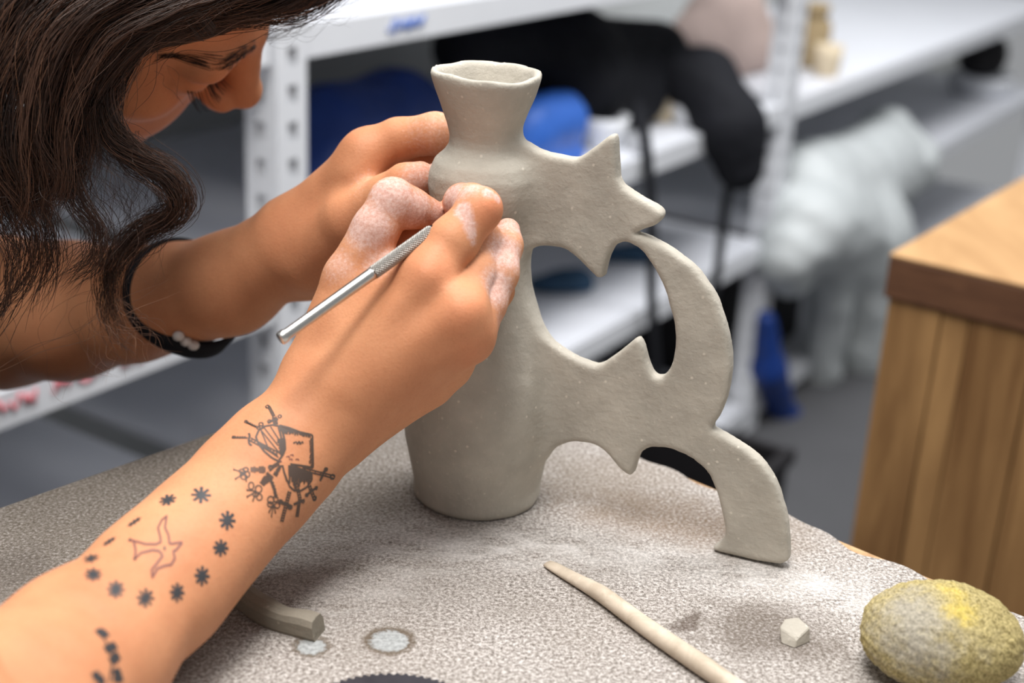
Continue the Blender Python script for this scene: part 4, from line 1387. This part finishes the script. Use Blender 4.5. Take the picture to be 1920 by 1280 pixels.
# hair sweeping back from the forehead and down the side of the head
TOPS = [([(655, -45, .735), (560, 5, .715), (450, 22, .695), (330, 38, .682), (250, 78, .675), (205, 150, .675), (190, 230, .68), (215, 300, .685)], 260, .009, .004),
        ([(640, -90, .72), (500, -20, .695), (370, 5, .675), (260, 50, .665), (190, 120, .662), (150, 210, .665), (150, 300, .67), (120, 370, .675)], 300, .013, .005),
        ([(560, -130, .70), (420, -50, .675), (290, 0, .658), (180, 50, .650), (115, 140, .650), (85, 240, .655), (100, 330, .662), (70, 410, .67)], 320, .015, .006),
        ([(450, -190, .68), (320, -100, .655), (200, -40, .642), (100, 40, .636), (50, 140, .638), (30, 250, .645), (50, 340, .655), (15, 420, .665)], 320, .016, .006),
        ([(330, -220, .665), (200, -130, .645), (90, -50, .632), (10, 50, .628), (-30, 160, .632), (-25, 270, .642), (10, 350, .652), (-35, 430, .662)], 300, .017, .008),
        ([(600, -120, .735), (470, -50, .712), (330, -20, .690), (220, 30, .672), (150, 100, .664), (110, 180, .664), (125, 270, .668)], 220, .014, .006)]
rl = np.random.default_rng(77)
for i, (g, c, r0, r1) in enumerate(TOPS):
    strands(g, c // 2, r0, r1, .0030, .070, .00018, 28, (.02, .4), 100 + i, .003)
    for q in range(9):
        ox, oy, od = rl.uniform(-1, 1) * r0 * 3600, rl.uniform(-1, 1) * r0 * 3000, rl.uniform(-.9, .3) * r0
        ph, am = rl.random() * 6.28, rl.uniform(6, 17)
        gg = [(x + ox * (1 - .04 * k) + am * min(k, 3) / 3 * math.sin(ph + 1.7 * k), y + oy + am * min(k, 3) / 3 * math.cos(ph + 1.7 * k), d + od) for k, (x, y, d) in enumerate(g)]
        tb_ = rl.uniform(.05, .8)
        strands(gg, 38, .0045, .0016, .0009, .05, .00017, 32, (max(0, tb_ - .15), min(.95, tb_ + .2)), 400 + i * 20 + q, .0022, .3, .0032)
    strands([(x + 12 * math.sin(i * 3 + k), y + 10 * math.cos(i * 2 + k), d - .006) for k, (x, y, d) in enumerate(g)], 14, r0 * 1.1, r1 * 1.5, .003, .060, .00014, 34, (.6, .97), 140 + i, .006)
# long curls hanging down
CURLS = [([(215, 110, .668), (192, 180, .662), (210, 250, .665), (262, 292, .670), (318, 325, .675), (343, 372, .680), (328, 402, .684), (282, 424, .690), (240, 462, .696), (212, 510, .700), (210, 565, .704), (232, 625, .708)], 170, .0075, .0022, .0062, .0016),
         ([(205, 150, .668), (205, 230, .668), (250, 300, .672), (305, 345, .676), (325, 390, .682), (290, 420, .688), (250, 445, .694), (216, 480, .70), (196, 540, .704), (205, 610, .708), (250, 670, .712)], 80, .008, .004, .005, .002),
         ([(120, 250, .660), (128, 320, .662), (150, 380, .668), (182, 430, .674), (178, 478, .680), (140, 512, .686), (112, 540, .690)], 100, .009, .003, .0042, .0012),
         ([(60, 260, .652), (66, 350, .656), (92, 420, .662), (100, 480, .670), (84, 540, .678), (62, 590, .684)], 60, .009, .003, .005, .0012),
         ([(10, 280, .648), (30, 370, .652), (66, 430, .660), (68, 490, .668), (36, 545, .675), (-10, 580, .680)], 60, .009, .003, .005, .0012),
         ([(-30, 300, .645), (0, 400, .650), (28, 460, .660), (20, 540, .668), (-10, 600, .674), (-40, 650, .680)], 55, .010, .004, .006, .0015),
         ([(150, 300, .662), (100, 352, .660), (40, 368, .656), (-30, 372, .652)], 90, .006, .005, .005, .003)]
for i, (g, c, r0, r1, rm, wv) in enumerate(CURLS):
    strands(g, c, r0, r1, wv, .04, .00016, 44, (.15, .85), 200 + i, .003, .35, rm)
# see-through wisps and fly-aways
for i, g in enumerate(([(175, 235, .668), (190, 300, .672), (215, 360, .678), (222, 420, .684), (205, 470, .690)], [(150, 260, .665), (158, 320, .668), (180, 380, .672), (190, 440, .680), (180, 500, .688)],
                       [(225, 250, .672), (240, 320, .676), (262, 370, .680), (250, 430, .688), (220, 500, .694)])):
    strands(g, 34, .010, .012, .004, .06, .00009, 30, (.1, .6), 300 + i, .010, .4)
strands([(215, 560, .704), (225, 610, .706), (250, 650, .708), (268, 690, .71)], 26, .003, .012, .003, .03, .00008, 26, (.85, 1), 320, .010, .5)
strands([(205, 540, .702), (196, 590, .702), (210, 640, .704), (240, 680, .706)], 18, .003, .010, .004, .03, .00008, 26, (.85, 1), 321, .010, .5)
strands([(-20, 700, .70), (60, 655, .70), (160, 618, .70), (250, 572, .70), (330, 532, .70)], 3, .001, .001, .001, .05, .00011, 30, (.9, 1), 322, .003, .05)
strands([(155, 600, .70), (165, 660, .70), (205, 715, .70)], 2, .004, .004, .002, .05, .00009, 24, (.8, 1), 323, .003, .1)
strands([(10, 560, .69), (18, 620, .69), (5, 690, .695)], 4, .004, .006, .004, .05, .00010, 24, (.4, .9), 324, .006, .1)
strands([(500, 72, .735), (560, 50, .74), (620, 20, .745), (660, -10, .75)], 30, .004, .004, .002, .03, .00008, 20, (.1, .5), 325, .006, .2)
strands([(300, 130, .70), (318, 165, .705), (345, 200, .71)], 3, .005, .003, .002, .05, .00007, 20, (.1, .5), 326, .004, .3)
# crown, back and far side: combed over the scalp and down to the nape
for i, deg in enumerate(range(-45, 100, 9)):
    cy, sy = math.sin(math.radians(deg)), math.cos(math.radians(deg))
    gd = []
    for a in (38, 65, 95, 125, 155, 185, 212):
        ca, sa = math.cos(math.radians(a)), math.sin(math.radians(a))
        up_ = max(sa, -.45)
        gd.append(H(-.018 + .112 * ca - (.02 if a > 180 else 0), .092 * cy * (.35 + .65 * min(1, abs(sa) + .35)), .040 + .108 * (sa * sy if sa > 0 else sa * .9) - .02 * abs(cy)))
    gd.append(gd[-1] + V(-.012, .004, -.06))
    strands(gd, 46, .007, .010, .0016, .05, .00022, 24, (.05, .6), 600 + i, .003, .3, .009, True)
hair = mesh('hair', np.concatenate(HV), np.concatenate(HF_), M_HAIR)
a_ = hair.data.attributes.new('tone', 'FLOAT', 'POINT')
a_.data.foreach_set('value', np.concatenate(HTN).astype(np.float32))
hair['label'] = 'long loose dark brown curls'
kid(hair)
# the mass of hair on the scalp beneath the loose strands
def f_cap(p):
    q = (p - HO) @ HR
    I = np.eye(3)
    d = ellipsoid(q, V(-.016, 0, .040), I, V(.104, .085, .101))
    d = smin(d, ellipsoid(q, V(-.060, 0, -.02), I, V(.055, .080, .090)), .04)
    d = -smin(-d, ellipsoid(q, V(.112, 0, -.032), I, V(.070, .10, .082)), .012)
    d = -smin(-d, ellipsoid(q, V(.06, -.07, -.09), I, V(.060, .05, .075)), .012)
    d = -smin(-d, ellipsoid(q, V(.06, .07, -.09), I, V(.060, .05, .075)), .012)
    return d + .0025 * lumps(p, 60, 91) + .0012 * lumps(p, 190, 92)
v_, f_ = nets(f_cap, HO - .17, HO + .17, .0025)
M_CAP = Mat('hair_mass', srgb(34, 23, 18), .5, .4)
cv_ = M_CAP.noise(1, 4, .6, vec=M_CAP.coord('Object', (60, 60, 420)))
M_CAP.col(M_CAP.ramp(cv_, [(.3, srgb(22, 15, 12)), (.7, srgb(52, 36, 28))])); M_CAP.bump(cv_, .8, .003)
kid(mesh('hair_mass', v_, f_, M_CAP.m))
# brows and lashes
def surf(q):
    """drop a head-space point on to the face along -x"""
    a = np.array(q, float)
    lo_, hi_ = a[0] - .03, a[0] + .03
    for _ in range(26):
        m = (lo_ + hi_) / 2
        if f_head(H(m, a[1], a[2])[None])[0] < 0: lo_ = m
        else: hi_ = m
    return V(lo_, a[1], a[2])
def fnorm(q):
    e = 4e-4
    pts = np.array([H(*(q + d_ * s_)) for d_ in (V(e, 0, 0), V(0, e, 0), V(0, 0, e)) for s_ in (1, -1)])
    w = f_head(pts)
    n = V(w[0] - w[1], w[2] - w[3], w[4] - w[5])
    return n / (np.linalg.norm(n) + 1e-12)
rg = np.random.default_rng(5)
for sgn in (-1, 1):
    BV_, BF_, bo = [], [], 0
    for i in range(190):
        u = rg.random()
        y = .010 + .044 * u; z = .0235 + .0060 * math.sin(min(u, .8) / .8 * 1.7) - .006 * max(0, u - .6) + rg.normal() * (.0022 * (1 - .6 * u))
        a = surf((.088, sgn * y, z))
        b = surf((.088, sgn * (y + .0065), z + .0035 * (1 - 1.6 * u)))
        nq = fnorm((a + b) / 2)
        m = (a + b) / 2 + nq * .0013; b = b + nq * .0012
        v_, f_ = tube(np.array([H(*a), H(*m), H(*b)]), np.array([.00014, .00012, .00005]), 3)
        BV_.append(v_); BF_ += [tuple(k + bo for k in q) for q in f_]; bo += len(v_)
    sub(mesh('eyebrow', np.concatenate(BV_), BF_, M_CAP.m))
    BV_, BF_, bo = [], [], 0
    for i in range(46):
        u = rg.random()
        y = .019 + .027 * u; z = -.0040 + .0055 * u
        a = surf((.088, sgn * y, z))
        out = V(.0095, sgn * (.0015 + .004 * u + rg.normal() * .001), -.0045 + rg.normal() * .0008)
        pts = [a, a + out * .55 + V(0, 0, -.0008), a + out * 1.0 + V(.001, 0, .0012)]
        v_, f_ = tube(spline(np.array([H(*q) for q in pts]), 6), np.linspace(.00022, .00006, 6), 3)
        BV_.append(v_); BF_ += [tuple(k + bo for k in q) for q in f_]; bo += len(v_)
    tag(sub(mesh('eyelashes', np.concatenate(BV_), BF_, M_CAP.m)), kind='stuff')

# ---- clothes and seat, left of the frame
M_SHIRT = m_plain('charcoal_cotton', (58, 60, 66), .85, .2, var=.12, scale=50, bump=.2)
M_JEANS = m_plain('dark_denim', (48, 58, 82), .85, .2, var=.2, scale=80, bump=.2)
def f_shirt(p):
    d = f_trunk(p, .013, False)
    d = smin(d, capsule(p, SHR, SHR + (ELR - SHR) * .42, .066, .062), .02)
    d = smin(d, capsule(p, SHL, SHL + (ELL - SHL) * .5, .068, .068), .02)
    d = np.maximum(d, capsule(p, NB, NB + (HO - NB) * 1.2, .066, .066) * -1)
    d = d + .004 * lumps(p, 30, 95)
    return np.maximum(d, -.36 - p[:, 2])
v_, f_ = nets(f_shirt, (-.82, -.24, -.38), (-.20, .46, .30), .007)
kid(mesh('shirt', v_, f_, M_SHIRT))
LEG = []
for sg in (-1, 1):
    hip = PEL + V(.02, sg * .09, -.03); kn = hip + V(.30, sg * .08, -.16)
    LEG.append((hip, kn, V(kn[0] - .03, kn[1], FLOOR + .10), sg))
def f_jeans(p):
    d = capsule(p, PEL + V(0, -.05, -.01), PEL + V(0, .06, -.01), .115, .115)
    for hip, kn, an_, sg in LEG:
        d = smin(d, capsule(p, hip, kn, .080, .060), .03)
        d = smin(d, capsule(p, kn, an_, .058, .044), .02)
    return np.maximum(d + .004 * lumps(p, 28, 96), p[:, 2] + .14)
v_, f_ = nets(f_jeans, (-.76, -.30, -.86), (-.12, .42, -.10), .009)
kid(mesh('trousers', v_, f_, M_JEANS))
for hip, kn, f0, sg in LEG:
    def f_shoe(p):
        d = capsule(p, f0 + V(-.03, 0, -.06), f0 + V(.14, sg * .02, -.07), .042, .034, V(0, 0, 1), 1.1)
        d = smin(d, capsule(p, f0 + V(0, 0, -.04), f0 + V(0, 0, .03), .042, .044), .02)
        return np.maximum(d, FLOOR + .001 - p[:, 2])
    v_, f_ = nets(f_shoe, f0 - .12, f0 + V(.22, .09, .10), .006)
    kid(mesh('shoe', v_, f_, M_DARK))
seat = empty('round_stool', (PEL[0], PEL[1], FLOOR))
tag(seat, 'round wooden stool under the seated person', 'stool')
v_, f_ = lathe([(.0, 0), (.15, 0), (.16, .012), (.16, .024), (.15, .034), (0, .034)], 40, (0, 0, .525))
mesh('seat', v_, f_, M_STOOLSIDE, seat)
for i in range(4):
    a = math.pi / 4 + i * math.pi / 2
    v_, f_ = tube([V(.09 * math.cos(a), .09 * math.sin(a), .525), V(.14 * math.cos(a), .14 * math.sin(a), 0)], [.016, .013], 12)
    mesh('leg', v_, f_, M_STOOLSIDE, seat)
